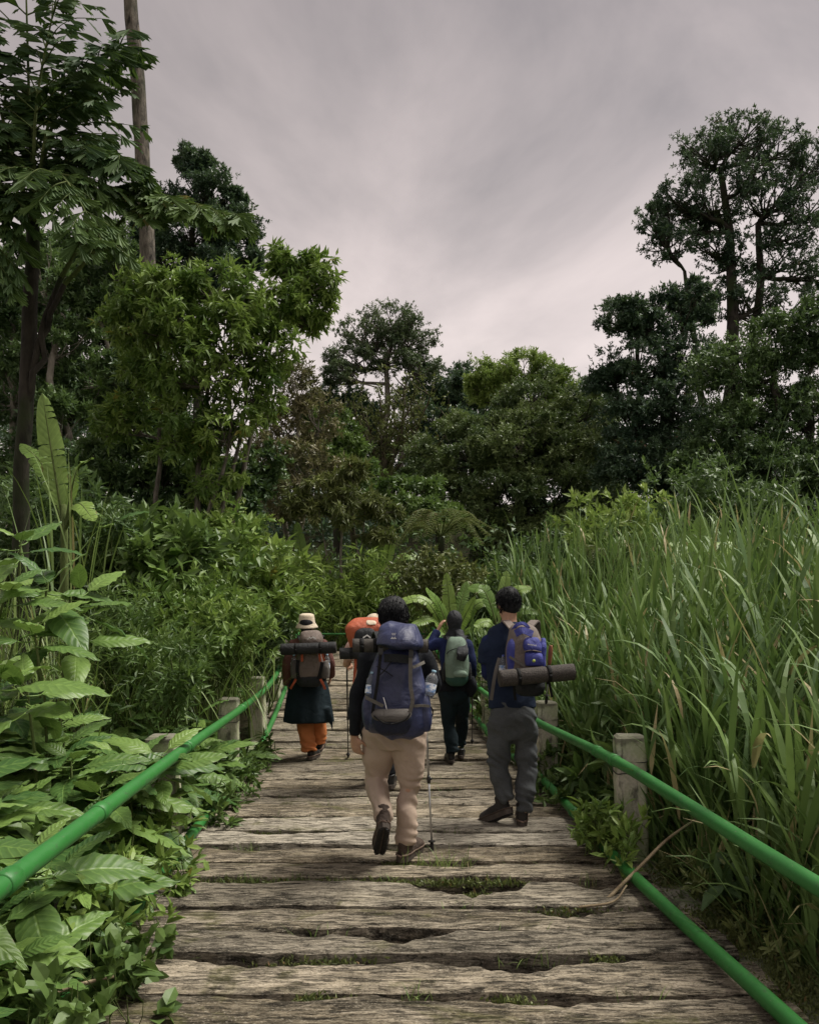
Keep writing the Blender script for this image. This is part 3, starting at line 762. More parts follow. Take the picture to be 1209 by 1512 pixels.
for (px, py, d, s, lab) in [(650, 575, 43, 17, 'dark crowned tree right beside the airy see-through tree'), (500, 600, 42, 18, 'dark crowned tree just below the airy tree'),
                            (700, 570, 46, 19, 'distant dark tree between airy tree and lime tree top'), (850, 590, 40, 22, 'distant dark tree behind the shoulder of the tiered tree'), (835, 665, 37, 28, 'low dark tree filling the dip between the tiered tree and the jagged dark tree')]:
    tree('forest_tree', lab, 'tree', [trunk2(px, py + 20, d, 0.3, 0.1, px, s)],
         [(px, py - 8, d, 42, 28, 1.2), (px - 35, py + 18, d, 36, 28), (px + 35, py + 15, d, 36, 28), (px, py + 60, d - 1, 60, 40, 1.3), (px - 40, py + 90, d - 1, 45, 40), (px + 40, py + 90, d - 1, 45, 40)],
         M_DEEP, B_DARK, 30 + s, L=0.17, W=0.1, per=330, sub=20, subr=0.3, flat=0.6, group='trees of the far forest edge')
# mossy bare-limbed tree in front of the airy one
r = np.random.RandomState(77)
mb = atn(570, HOR, 33); mb[2] = GZ(mb[0], mb[1]) - 0.1
root = thing('mossy_tree', 'bare mossy many-limbed tree with upright branches below the airy tree', 'tree', tuple(mb))
tb, cb = Buf(), Buf()
tips = []
for k, px in enumerate(np.linspace(508, 655, 13)):
    top = atn(px + r.normal() * 6, 560 + abs(px - 580) * 0.35 + r.rand() * 35, 33 + r.normal() * 0.7) - mb
    f = atn(570 + (px - 580) * 0.15, 720 - r.rand() * 50, 33) - mb
    limb(tb, np.array([0, 0, 0]), f, 0.16, 0.09, r, 8, 0.03, 7)
    P = limb(tb, f, top, 0.085, 0.02, r, 10, 0.10, 6)
    for q in range(9):
        a = P[r.randint(2, 10)]; b = a + np.array([r.normal() * 0.5, r.normal() * 0.5, 0.3 + 0.7 * r.rand()])
        limb(tb, a, b, 0.03, 0.010, r, 5, 0.1, 4); tips.append(b)
    for a in P[2:]:
        clump(cb, a, (0.16, 0.16, 0.3), 34, r, T_DIA, 0.13, 0.06)
for b in tips: clump(cb, b, (0.22, 0.22, 0.2), 14, r, T_DIA, 0.15, 0.07)
tb.build('trunk', B_MOSS, root, True); cb.build('crown', M_OLIVE, root)
# left-centre trees
tree('rusty_tree', 'thin rusty-leaved tree with pale twigs beside the lance-leaved tree', 'tree',
     [trunk2(440, 600, 21, 0.12, 0.03, 400, 22), trunk2(470, 640, 21, 0.08, 0.02, 405, 23)],
     [(440, 575, 21, 36, 40, .8), (425, 630, 21, 40, 40), (470, 625, 21, 34, 40, .8), (400, 680, 20.5, 45, 40), (450, 690, 20.5, 48, 38), (420, 740, 20, 55, 36)],
     M_RUST, B_PALE, 23, L=0.15, W=0.06, per=130, sub=18, subr=0.3, flat=0.6, limb_r=0.035, twig=0.015)
tree('slender_tree', 'slender pale-stemmed tree with drooping leaf tufts behind the hat wearer', 'tree',
     [trunk2(498, 745, 19.2, 0.055, 0.02, 520, 24, 0.06), trunk2(470, 750, 19.2, 0.04, 0.012, 518, 25, 0.05), trunk2(540, 745, 19.4, 0.04, 0.012, 520, 26, 0.05)],
     [(480, 728, 19.2, 38, 20), (525, 735, 19.2, 40, 20), (445, 745, 19.2, 26, 18), (565, 750, 19.4, 26, 18), (500, 760, 19.0, 44, 18, .8), (510, 700, 19.4, 30, 18), (560, 790, 19.2, 20, 15, .6)],
     M_OLIVE, B_PALE, 24, L=0.2, W=0.05, T=T_LAN4, per=80, sub=16, subr=0.3, flat=0.6, limb_r=0.022, twig=0.01, droop=0.6)
tree('shrubby_tree', 'mid-green tree leaning with branch tufts between rusty tree and mossy tree', 'tree',
     [trunk2(500, 640, 24, 0.14, 0.04, 545, 27)],
     [(480, 625, 24, 34, 28), (505, 655, 24, 36, 28), (470, 680, 23.5, 38, 28), (520, 700, 23.5, 40, 30), (560, 740, 23, 45, 30), (600, 760, 22.5, 45, 30), (640, 770, 22.5, 40, 30), (620, 720, 24, 40, 26)],
     M_MID, B_MOSS, 25, L=0.17, W=0.075, per=150, sub=18, subr=0.3, flat=0.5, limb_r=0.04)
# lance-leaved tree, several stems
tree('lance_leaved_tree', 'leafy many-stemmed tree with fresh lance-shaped leaves overhanging the shrub-side bank', 'tree',
     [trunk2(420, 430, 13.5, 0.07, 0.02, 285, 31, 0.08), trunk2(300, 430, 13, 0.08, 0.02, 270, 32, 0.08), trunk2(230, 440, 13, 0.06, 0.02, 245, 33, 0.08), trunk2(370, 520, 13.2, 0.06, 0.02, 290, 34, 0.08), trunk2(340, 560, 12.8, 0.05, 0.02, 278, 35, 0.08)],
     [(435, 385, 13.5, 34, 24), (465, 425, 13.5, 34, 32), (420, 450, 13.3, 44, 36), (455, 475, 13.6, 30, 26, .8), (375, 455, 13, 50, 44, 1.2), (315, 430, 12.8, 50, 36, 1.2), (260, 430, 12.8, 50, 34, 1.2), (205, 420, 13, 46, 30), (330, 500, 12.6, 56, 44, 1.3), (260, 490, 12.6, 56, 40, 1.2),
      (395, 520, 13, 44, 40), (195, 480, 13, 45, 40), (300, 560, 12.6, 60, 42, 1.2), (230, 560, 12.8, 50, 44), (370, 580, 13, 48, 40, .9), (330, 640, 12.8, 55, 40), (250, 640, 12.8, 60, 45), (180, 620, 13.2, 40, 50), (300, 700, 12.8, 50, 40, .7)],
     M_BRIGHT, B_GREY, 26, L=0.16, W=0.055, T=T_LAN4, per=80, sub=16, subr=0.36, flat=0.75, limb_r=0.03, twig=0.012, up=0.1, droop=0.3)
tree('shade_tree', 'dark small-leaved tree in the shade under the lance-leaved tree', 'tree',
     [trunk2(215, 600, 14.2, 0.10, 0.04, 215, 36, 0.06), trunk2(250, 640, 14.5, 0.06, 0.03, 235, 37, 0.06)],
     [(190, 560, 14.6, 50, 50), (210, 640, 14.2, 60, 50, 1.2), (160, 700, 14.2, 55, 50), (240, 720, 14, 60, 45, 1.2), (320, 730, 14, 60, 45), (370, 700, 14.5, 50, 45), (290, 780, 13.8, 70, 40), (190, 780, 13.8, 60, 45)],
     M_DARK, B_DARK, 27, L=0.12, W=0.055, T=T_DIA, per=170, sub=20, subr=0.28, flat=0.7, limb_r=0.035, twig=0.014)
tree('round_dark_tree', 'dark round-headed tree rising behind the lance-leaved tree', 'tree',
     [trunk2(285, 330, 25, 0.30, 0.08, 280, 38)],
     [(287, 240, 25, 26, 22), (300, 285, 25, 48, 34), (335, 345, 25, 44, 38), (285, 350, 24.6, 60, 44, 1.3), (365, 385, 25, 26, 22, .8), (240, 380, 25, 46, 42), (315, 410, 24.6, 50, 36), (225, 320, 25, 34, 36), (340, 300, 25, 24, 20, .6)],
     M_DEEP, B_DARK, 28, L=0.12, W=0.065, per=420, sub=20, subr=0.27, flat=0.65, limb_r=0.06)
tree('backdrop_tree', 'dim tangled tree deep behind the fishtail palm trunk', 'tree',
     [trunk2(95, 470, 19, 0.16, 0.06, 95, 39), trunk2(150, 480, 19.5, 0.12, 0.05, 150, 40), trunk2(20, 480, 19, 0.14, 0.05, 15, 41)],
     [(60, 420, 19, 60, 45, 1.2), (140, 440, 19.5, 50, 45), (10, 460, 19, 50, 50), (80, 520, 19, 65, 50), (150, 560, 19.5, 45, 50), (20, 580, 19, 50, 60), (90, 640, 18.5, 60, 50), (150, 690, 18.5, 50, 50), (30, 690, 18.5, 60, 50), (100, 750, 18, 70, 50), (170, 380, 19.5, 40, 40)],
     M_DARK, B_PALE, 29, L=0.15, W=0.07, per=240, sub=20, subr=0.3, flat=0.65, limb_r=0.05)
tree('dense_forest_tree', 'dense dark forest tree closing the gap behind palm and tall pale trunk', 'tree',
     [trunk2(110, 420, 27, 0.3, 0.1, 110, 45)],
     [(40, 400, 27, 60, 40, 1.2), (120, 380, 27, 60, 40, 1.2), (190, 400, 27, 50, 45), (0, 470, 27, 60, 50), (80, 480, 26.5, 70, 50, 1.2), (160, 490, 26.5, 60, 50), (230, 480, 27, 50, 50), (40, 570, 26.5, 70, 50), (130, 580, 26, 70, 50, 1.2), (210, 570, 26.5, 60, 50)],
     M_DARK, B_DARK, 45, L=0.2, W=0.12, per=260, sub=20, subr=0.32, flat=0.65)
# tall bare trunk on the left, crown above the picture
tree('tall_trunk_tree', 'very tall tree with mottled pale trunk soaring past the fishtail palm', 'tree',
     [(np.array([atn(222, 790, 15), atn(222, 560, 15), atn(218, 400, 15), atn(211, 250, 15), atn(203, 120, 15), atn(193, 0, 15), atn(185, -180, 15)]), [0.19, 0.165, 0.145, 0.14, 0.135, 0.125, 0.09])],
     [(120, -230, 15, 120, 60), (260, -260, 15, 120, 60), (185, -330, 15, 140, 60)],
     M_DARK, bark_mat('bark_mottled', (0.022, 0.02, 0.016), (0.20, 0.175, 0.14), (0.045, 0.05, 0.028), 13.0), 41, L=0.2, W=0.09, per=90, sub=14, limb_r=0.06, wobble=0.06)

# ------------------------------------------------------------------ fishtail palm
r = np.random.RandomState(91)
pb = atn(38, HOR, 9.0); pb[2] = GZ(pb[0], pb[1]) - 0.1
root = thing('fishtail_palm', 'fishtail palm with dark fronds of ragged wedge leaflets beside the tall pale trunk', 'palm', tuple(pb))
TOP = atn(48, 330, 9.0) - pb
P = catmull([(0, 0, 0), atn(30, 760, 9.0) - pb, atn(40, 560, 9.0) - pb, TOP], 20)
wv = Wob(5, 3.0)
tr = loft(P, [0.095 - 0.025 * k / 19 for k in range(20)], seg=16)
V = tr[0] + (wv(tr[0] * 1.5) * 0.008)[:, None]
one('trunk', [(V, tr[1], tr[2])], B_DARK, root)
def fish_frond(tip, bulge, n2=10, n3=7, Lf=0.23, start=0.18, spread=0.9, rv=(0, 1), base=None):
    """one bipinnate frond from the crown to a tip"""
    b0 = TOP if base is None else base
    Q = catmull([b0, b0 * 0.55 + tip * 0.45 + np.asarray(bulge), tip], 30)
    rb, cb = Buf(), Buf()
    rb.add(*loft(Q, [0.028 * (1 - 0.85 * k / 29) for k in range(30)], seg=6, caps=False))
    T = norm(np.gradient(Q, axis=0))
    L2 = np.linalg.norm(tip - b0) * 0.42 * spread
    for k in range(n2):
        f = start + (1 - start) * (k + 0.5) / n2
        i = min(28, int(f * 29)); o = Q[i]
        S = norm(np.cross(T[i], np.array([0.1, -0.35, 1.0]))); 
        for s in (-1, 1):
            d = norm(S * s + T[i] * (0.55 + 0.4 * f) + r.normal(size=3) * 0.12)
            ln = L2 * (1.05 - 0.55 * abs(f - 0.35) - 0.35 * f) * (0.85 + 0.3 * r.rand())
            e = o + d * ln + np.array([0, 0, -0.28 * ln])
            W2 = catmull([o, (o + e) / 2 + np.array([0, 0, 0.10 * ln]), e], 10)
            rb.add(*loft(W2, [0.009 * (1 - 0.7 * q / 9) for q in range(10)], seg=4, caps=False))
            d2 = norm(np.gradient(W2, axis=0))
            m = max(4, int(n3 * ln / max(L2, 1e-3)) + 2)
            ts = np.clip(np.linspace(0.12, 1.0, m) * 9, 0, 9).astype(int)
            for s2 in (-1, 1):
                side = norm(np.cross(d2[ts], np.array([0, -0.3, 1.0]))) * s2
                D = norm(side * 0.8 + d2[ts] * 0.65 + np.array([0, 0, -0.35]) + r.normal(size=(m, 3)) * 0.15)
                N = norm(np.array([0, -0.9, 0.4]) + r.normal(size=(m, 3)) * 0.3)
                leaves(cb, W2[ts], D, N, Lf * (0.8 + 0.4 * r.rand(m)), Lf * 0.50 * (0.75 + 0.4 * r.rand(m)), T_FISH, rv[0] + (rv[1] - rv[0]) * r.rand(m))
    f = rb.build('frond', B_GREEN, root, True)
    cb.build('leaflets', M_PALM, f)['kind'] = 'stuff'
for (px, py, d, bulge, rv, sp) in [(95, -60, 8.6, (-0.1, 0, 0.1), (0, .5), 1.0), (-40, 0, 8.5, (-0.1, 0, 0.3), (0, .5), 1.0), (190, 60, 8.8, (-0.2, 0, 0.45), (0, .5), .95), (-60, 180, 8.2, (0, 0, 0.5), (0, .6), 1.0), (35, -140, 9.2, (0, 0, 0), (0, .5), .9),
                                   (200, 240, 8.6, (0, 0, 0.5), (0, .6), 1.0), (160, 370, 8.0, (0, -.2, 0.55), (.2, .8), 1.0), (-20, 420, 8.0, (-.1, -.2, 0.5), (.1, .7), 1.0), (100, 120, 9.6, (0, 0, .2), (0, .4), 1.0)]:
    fish_frond(atn(px, py, d) - pb, bulge, rv=rv, spread=sp)
# the long paler frond that reaches right, on its own arching stalk
fish_frond(atn(352, 318, 8.8) - pb, (0.05, 0, 0.55), n2=13, rv=(.45, 1), spread=0.62, start=0.38, base=atn(95, 420, 8.9) - pb)
fish_frond(atn(265, 300, 9.4) - pb, (0.0, 0, 0.6), n2=10, rv=(.4, 1), spread=0.7, start=0.4, base=atn(90, 410, 9.0) - pb)
lb = Buf()
for a, b in ((atn(42, 560, 9) - pb, atn(95, 420, 8.9) - pb), (atn(42, 600, 9) - pb, atn(90, 410, 9.0) - pb)):
    limb(lb, a, b, 0.04, 0.028, r, 8, 0.05)
lb.build('frond_stalk', B_DARK, root, True)

# ------------------------------------------------------------------ tree fern
def tree_fern(label, px, py, d, R, seed, n=15, rv=(0.2, 1)):
    r = np.random.RandomState(seed)
    top = atn(px, py, d); b = top.copy(); b[2] = GZ(b[0], b[1]) - 0.1
    root = thing('tree_fern', label, 'fern', tuple(b))
    h = top - b
    one('trunk', [loft([(0, 0, 0), h * 0.5 + np.array([0.05, 0, 0]), h], [0.09, 0.07, 0.075], n=12, seg=9)], B_DARK, root)
    for k in range(n):
        a = k / n * 6.283 + r.normal() * 0.15
        dv = np.array([math.cos(a), math.sin(a), 0]); Lr = R * (0.8 + 0.35 * r.rand())
        lift = 0.25 + 0.2 * r.rand(); drop = 0.22 + 0.35 * r.rand()
        Q = catmull([h, h + dv * Lr * 0.5 + np.array([0, 0, lift * Lr]), h + dv * Lr + np.array([0, 0, (lift - drop) * Lr])], 26)
        rb, cb = Buf(), Buf()
        rb.add(*loft(Q, [0.014 * (1 - 0.8 * q / 25) for q in range(26)], seg=5, caps=False))
        T = norm(np.gradient(Q, axis=0))
        for q in range(3, 26):
            f = q / 25
            ln = R * 0.30 * math.sin(min(1, f * 1.25) * math.pi * 0.62 + 0.25) * (1.05 - f * 0.6)
            S = norm(np.cross(T[q], (0, 0, 1)))
            for s in (-1, 1):
                d1 = norm(S * s + T[q] * 0.35 + np.array([0, 0, -0.25]))
                ts = np.linspace(0.08, 0.98, 9)
                base = Q[q] + d1 * ln * ts[:, None]
                for s2 in (-1, 1):
                    D = norm(np.cross(d1, (0, 0, 1)) * s2 + d1 * 0.45 + np.array([0, 0, -0.1]))
                    leaves(cb, base, np.broadcast_to(D, base.shape), np.broadcast_to(np.array([0, 0, 1.0]), base.shape) + r.normal(size=base.shape) * .15, ln * 0.24 * (1.1 - ts), ln * 0.10, T_DIA, rv[0] + (rv[1] - rv[0]) * r.rand(9))
        f = rb.build('frond', B_GREEN, root, True)
        cb.build('pinnae', M_OLIVE, f)
tree_fern('tree fern with flat umbrella of feathery fronds behind the front hiker', 650, 793, 17.5, 1.15, 51)
tree_fern('drooping tree fern at the edge of the tall reeds under the dark trees', 905, 835, 13.5, 0.9, 52, 11, (0, .6))

# ------------------------------------------------------------------ banana plants
def banana_leaf(name, base, tip, lift, width, parent, seed, tear=0.35, nrm=(0, -0.6, 0.8)):
    r = np.random.RandomState(seed)
    base = np.asarray(base, float); tip = np.asarray(tip, float)
    L = np.linalg.norm(tip - base)
    Q = catmull([base, base * 0.55 + tip * 0.45 + np.array([0, 0, lift * L]), tip], 25)
    T = norm(np.gradient(Q, axis=0))
    S = norm(np.cross(T, np.asarray(nrm, float))); N = np.cross(S, T)
    b = Buf()
    t = np.linspace(0, 1, 25)
    w = width * np.clip(np.sin(np.clip((t - 0.16) / 0.84, 0, 1) * math.pi) ** 0.5, 0, 1)
    for s in (-1, 1):
        rows = []
        cur = 0.0
        for k in range(4, 25):
            if r.rand() < tear: cur = r.normal() * 0.12
            q = np.array([0, 0.33, 0.66, 1.0])
            wav = 0.05 * width * math.sin(k * 0.9 + seed)
            pts = Q[k] + S[k] * s * (w[k] * q)[:, None] + N[k] * (0.22 * w[k] * q - (0.28 + cur) * w[k] * q ** 2 + wav * q)[:, None] + T[k] * (0.10 * w[k] * q)[:, None]
            rows.append((pts, cur))
        V = np.concatenate([p for p, _ in rows]); F = []
        V2 = []; A = []
        n0 = 0
        for k in range(len(rows) - 1):
            pa, pb_ = rows[k][0], rows[k + 1][0]
            if rows[k][1] != rows[k + 1][1]:
                pb_ = pa + (pb_ - pa) * 0.85; pb_[0] = rows[k + 1][0][0]
                pb_[3] = pa[3] + (pb_[3] - pa[3]) * 0.6
            V2.append(pa); V2.append(pb_)
            for m in range(3): F.append((n0 + m, n0 + m + 1, n0 + 4 + m + 1, n0 + 4 + m))
            for kk in (k, k + 1):
                A += [(s * q, t[kk + 4] * 2.0, 0.5) for q in (0, 0.33, 0.66, 1.0)]
            n0 += 8
        b.add(np.concatenate(V2), None, F, A)
    o = b.build(name, M_BANANA, parent, True)
    one('midrib', [loft(Q - N * 0.004, [0.018 * (1 - 0.8 * k / 24) for k in range(25)], seg=6)], B_GREEN, o)
    return o
def banana(label, px, d, top_py, leaf_list, seed, stem_r=0.06):
    """leaf_list: (tip px, tip py, tip depth offset, lift, width m)"""
    top = atn(px, top_py, d); b = top.copy(); b[2] = GZ(b[0], b[1]) - 0.1
    root = thing('banana_plant', label, 'banana plant', tuple(b))
    h = top - b
    one('stem', [loft([(0, 0, 0), h * 0.5, h], [stem_r, stem_r * 0.85, stem_r * 0.5], n=10, seg=10)], B_GREEN, root)
    for k, (x, y, dd, lift, w) in enumerate(leaf_list):
        banana_leaf('leaf', h * 0.93, atn(x, y, d + dd) - b, lift, w, root, seed + k)
banana('banana plant with pale arching leaves around the hooded hiker', 668, 14.5, 950,
       [(659, 845, 0, .04, .12), (578, 893, -.2, .36, .12), (604, 925, -.5, .30, .12), (628, 950, -.8, .24, .11), (702, 880, -.3, .06, .12), (752, 905, 0, .42, .13), (728, 945, -.5, .28, .12), (628, 868, -.3, .18, .13), (690, 858, .4, .1, .12)], 100)
banana('banana plant with broad leaf arching behind the head of the grey-trousered hiker', 738, 13.0, 930,
       [(785, 868, 0, .34, .13), (690, 868, .2, .36, .13), (748, 842, .3, .03, .11), (800, 905, -.2, .30, .12), (700, 925, -.2, .3, .12)], 120)
banana('banana plant with upright leaves at the foot of the slender tree', 452, 19.6, 855,
       [(438, 770, 0, .0, .15), (480, 800, -.2, .1, .16), (408, 805, .2, .2, .15), (500, 855, -.4, .3, .15), (420, 850, -.3, .25, .15)], 140)
banana('banana plant with drooping leaves beside the umbrella tree fern', 566, 19.6, 850,
       [(550, 775, 0, .02, .15), (580, 775, 0, .02, .15), (508, 840, -.4, .34, .16), (600, 865, -.5, .24, .16), (492, 865, -.6, .28, .15), (535, 870, -.7, .24, .15), (630, 830, 0, .34, .15)], 150)
banana('banana plant with one tall upright blade by the palm trunk', 95, 7.6, 745,
       [(62, 580, 0, .0, .115), (135, 675, -.3, .3, .09), (30, 655, .3, .2, .09), (140, 770, -.5, .3, .09)], 160)
banana('banana plant with one stiff leaf standing among the reeds', 1030, 10.5, 850, [(1035, 760, 0, 0, .15), (1080, 800, .3, .2, .14), (990, 800, .2, .2, .14)], 170)
banana('young banana plant with a dark upright leaf under the tiered tree', 730, 18, 870, [(730, 825, 0, 0, .2), (760, 850, .3, .25, .18), (700, 850, .2, .25, .18)], 180)
# ------------------------------------------------------------------ forest mass behind, too far and dim to tell apart
r = np.random.RandomState(200)
b = Buf()
n = 820
X = r.uniform(-42, 42, n); Yv = r.uniform(46, 62, n); g = ground_z(X, Yv)
hh = 1.0 + r.rand(n) * 6.3 + 2.2 * np.sin(X * 0.21) 
for k in range(n):
    clump(b, np.array([X[k], Yv[k], g[k] + max(0.6, hh[k])]), (2.0, 1.8, 1.5), 165, r, T_TRI, 0.32, 0.20, rv=(0, .7), tail=0.4)
tag(b.build('far_forest', M_DEEP), 'dark mass of far forest closing the view behind the trees', 'forest', kind='stuff')
b = Buf()
n = 520
X = r.uniform(-24, 24, n); Yv = r.uniform(19.5, 33, n); g = ground_z(X, Yv)
hh = 0.3 + r.rand(n) ** 1.3 * (2.4 + 2.2 * (np.abs(X - 1) > 8))
keep = ~((np.abs(X + 1.2) < 2.0) & (Yv < 20.5))
for k in np.nonzero(keep)[0]:
    clump(b, np.array([X[k], Yv[k], g[k] + hh[k]]), (1.1, 1.0, 0.8), 170, r, T_TRI, 0.20, 0.115, rv=(0, .8))
tag(b.build('undergrowth', M_DARK), 'dim leafy undergrowth covering the forest floor between the trunks', 'undergrowth', kind='stuff')

# ------------------------------------------------------------------ bushes behind and beside the walkers
def scatter(px, py, d, rx, ry, n, rad, seed, dd=1.0):
    r = np.random.RandomState(seed)
    a = r.rand(n) * 6.283; q = np.sqrt(r.rand(n))
    return [(px + rx * q[k] * math.cos(a[k]), py + ry * q[k] * math.sin(a[k]), d + dd * r.uniform(-1, 1), rad * r.uniform(0.75, 1.25)) for k in range(n)]
bush('leafy_bush', 'tall light-green bush beyond the railing from the hat wearer', scatter(345, 855, 12, 55, 60, 22, 0.55, 1), M_BRIGHT, B_GREEN, 301, L=0.21, W=0.085, per=230, rv=(.2, 1))
bush('leafy_bush', 'small-leaved bush with pale top at the foot of the lance-leaved tree', scatter(345, 795, 13.5, 48, 28, 12, 0.5, 2), M_LIGHT, B_GREEN, 302, L=0.08, W=0.04, per=420, rv=(.3, 1))
bush('lance_bush', 'bright bush of narrow bamboo-like leaves right behind the bucket hat', scatter(470, 885, 18.6, 85, 36, 26, 0.62, 3), M_LIGHT, B_GREEN, 303, L=0.27, W=0.055, per=200, rv=(0, .8), droop=0.2)
bush('lance_bush', 'bush of narrow leaves behind the orange pack and dark-haired front hiker', scatter(560, 895, 18.9, 55, 36, 18, 0.6, 4), M_LIGHT, B_GREEN, 304, L=0.27, W=0.055, per=200, rv=(0, .7), droop=0.2)
bush('leafy_bush', 'mid-green bush below the umbrella tree fern', scatter(650, 862, 16.6, 55, 30, 14, 0.5, 5), M_OLIVE, B_GREEN, 305, L=0.13, W=0.06, per=380, rv=(0, .8))
bush('leafy_bush', 'dark bush behind the head of the grey-trousered hiker', scatter(745, 895, 17.5, 45, 40, 16, 0.6, 6), M_DARK, B_GREEN, 306, L=0.15, W=0.06, per=330, rv=(.2, 1))
bush('leafy_bush', 'low bush of mixed leaves between shrub-side railing and lance-leaved tree', scatter(290, 930, 9.2, 70, 55, 24, 0.42, 7), M_BRIGHT, B_GREEN, 307, L=0.12, W=0.045, per=330, rv=(0, .8))
bush('leafy_bush', 'dark bush of pointed leaves under the shade tree on the shrub-side bank', scatter(230, 850, 10.5, 75, 60, 24, 0.5, 8), M_MID, B_GREEN, 308, L=0.23, W=0.10, per=190, rv=(.2, 1))
bush('leafy_bush', 'dark tangled bush behind the single upright banana blade', scatter(80, 800, 10.5, 95, 75, 28, 0.55, 9), M_DARK, B_GREEN, 309, L=0.15, W=0.055, per=300, rv=(.2, 1))
bush('leafy_bush', 'feathery mid-green bush above the half-sunk post', scatter(200, 980, 7.6, 100, 48, 24, 0.34, 10), M_MID, B_GREEN, 310, L=0.11, W=0.03, per=330, rv=(0, .9))
bush('leafy_bush', 'dark bush crowding the railing posts by the hat wearer', scatter(375, 960, 12.6, 38, 36, 12, 0.42, 11), M_DARK, B_GREEN, 311, L=0.12, W=0.05, per=330)
bush('yellow_bush', 'yellow-green bush topping the reeds below the tiered tree', scatter(895, 785, 15.5, 65, 30, 16, 0.5, 12), M_LIGHT, B_GREEN, 312, L=0.18, W=0.08, per=180, rv=(.2, 1))
bush('leafy_bush', 'grey-green bush between reeds and thicket tree', scatter(1050, 770, 17.5, 110, 45, 26, 0.8, 13), M_DARK, B_GREEN, 313, L=0.16, W=0.08, per=330, rv=(.3, 1))
bush('leafy_bush', 'dark bush at the far end of the reeds behind the banana leaves', scatter(815, 850, 16.5, 50, 45, 16, 0.6, 14), M_DARK, B_GREEN, 314, L=0.15, W=0.06, per=330, rv=(.2, 1))

# ------------------------------------------------------------------ broad-leaved shrubs over the left rail
def big_leaf_mesh(seed):
    r = np.random.RandomState(seed)
    nt, us = 13, np.array([-1, -.66, -.33, 0, .33, .66, 1])
    t = np.linspace(0, 1, nt)
    w = 0.5 * np.sin(math.pi * t ** 0.82) ** 0.85 * (1 - 0.25 * t); w[0] = 0.01; w[-1] = 0.004
    dr = r.uniform(0.12, 0.42); tw = r.uniform(-0.35, 0.35); cup = r.uniform(0.08, 0.3); sw = r.uniform(-0.1, 0.1)
    wv = Wob(seed, 9.0, 6, 2)
    V, A = [], []
    for k in range(nt):
        for u in us:
            x = u * w[k] * 0.5; y = t[k] + 0.0
            z = -dr * t[k] ** 2 + cup * abs(u) * w[k] * 0.5 - 0.10 * abs(u) ** 3 * w[k] + 0.018 * math.sin(t[k] * 30 + abs(u) * 2) * abs(u) + 0.012 * float(wv((u, t[k] * 2)))
            z += tw * u * w[k] * t[k] * 0.5
            V.append((x + sw * t[k] ** 2, y, z)); A.append((u, t[k], r.rand()))
    m = len(us)
    F = [(k * m + j, k * m + j + 1, (k + 1) * m + j + 1, (k + 1) * m + j) for k in range(nt - 1) for j in range(m - 1)]
    bf = Buf().add(V, None, F, A)
    bf.add(*loft([(0, -0.22, 0.05), (0, -0.1, 0.01), (0, 0, -0.004), (0, 0.3, -dr * .09 - .006)], [0.011, 0.011, 0.010, 0.006], n=8, seg=5), np.tile((0, 0, .9), (42, 1)))
    me = bf.mesh('leaf', True); me.materials.append(M_BIG)
    return me
BIG = [big_leaf_mesh(400 + k) for k in range(8)]
rr_ = random.Random(21)
def frame(d, up, roll):
    d = Vector(d).normalized(); x = d.cross(Vector(up)).normalized(); z = x.cross(d)
    return Matrix((x, d, z)).transposed() @ Matrix.Rotation(roll, 3, 'Y')
def broad_shrub(label, roses, lmin=0.30, lmax=0.46, nl=8):
    """roses: world points of leaf rosettes"""
    c = sum((Vector(p) for p in roses), Vector()) / len(roses)
    base = Vector((c.x - 0.25, c.y, 0)); base.z = GZ(base.x, base.y) - 0.05
    root = thing('broad_leaved_shrub', label, 'shrub', tuple(base), 0, 'broad-leaved shrubs along the shrub-side rail')
    sb = Buf()
    rs = np.random.RandomState(len(roses) + int(c.y * 100))
    for p in roses:
        p = np.array(p) - np.array(base)
        limb(sb, np.array([p[0] * 0.3, p[1] * 0.3, 0]), p, 0.014, 0.007, rs, 7, 0.08, 6)
        a0 = rr_.random() * 6.28
        for k in range(nl):
            a = a0 + k * 2.4; lev = k / nl
            el = 0.75 - 1.05 * lev + rr_.uniform(-0.2, 0.2)
            d = Vector((math.cos(a) * math.cos(el), math.sin(a) * math.cos(el), math.sin(el)))
            L = rr_.uniform(lmin, lmax) * (0.6 + 0.4 * min(1, lev * 2.2))
            wv = rr_.uniform(0.80, 1.05)
            M = frame(d, (0, -0.25, 1), rr_.uniform(-0.35, 0.35))
            o = link('leaf', BIG[rr_.randrange(len(BIG))], root)
            M4 = M.to_4x4() @ Matrix.Diagonal((L * wv, L, L, 1))
            M4.translation = Vector(p) + d * (0.22 * L) - Vector((0, 0, 0.16 * lev))
            o.matrix_local = M4
    sb.build('stems', B_GREEN, root, True)
def rb(xb, y, z): return (bx(xb, y), y, z)
rg = random.Random(5)
def rosettes(xb, y, z, n, sx=0.35, sy=0.4, sz=0.18):
    return [rb(xb + rg.uniform(-sx, sx * 0.5), y + rg.uniform(-sy, sy), z + rg.uniform(-sz, sz)) for _ in range(n)]
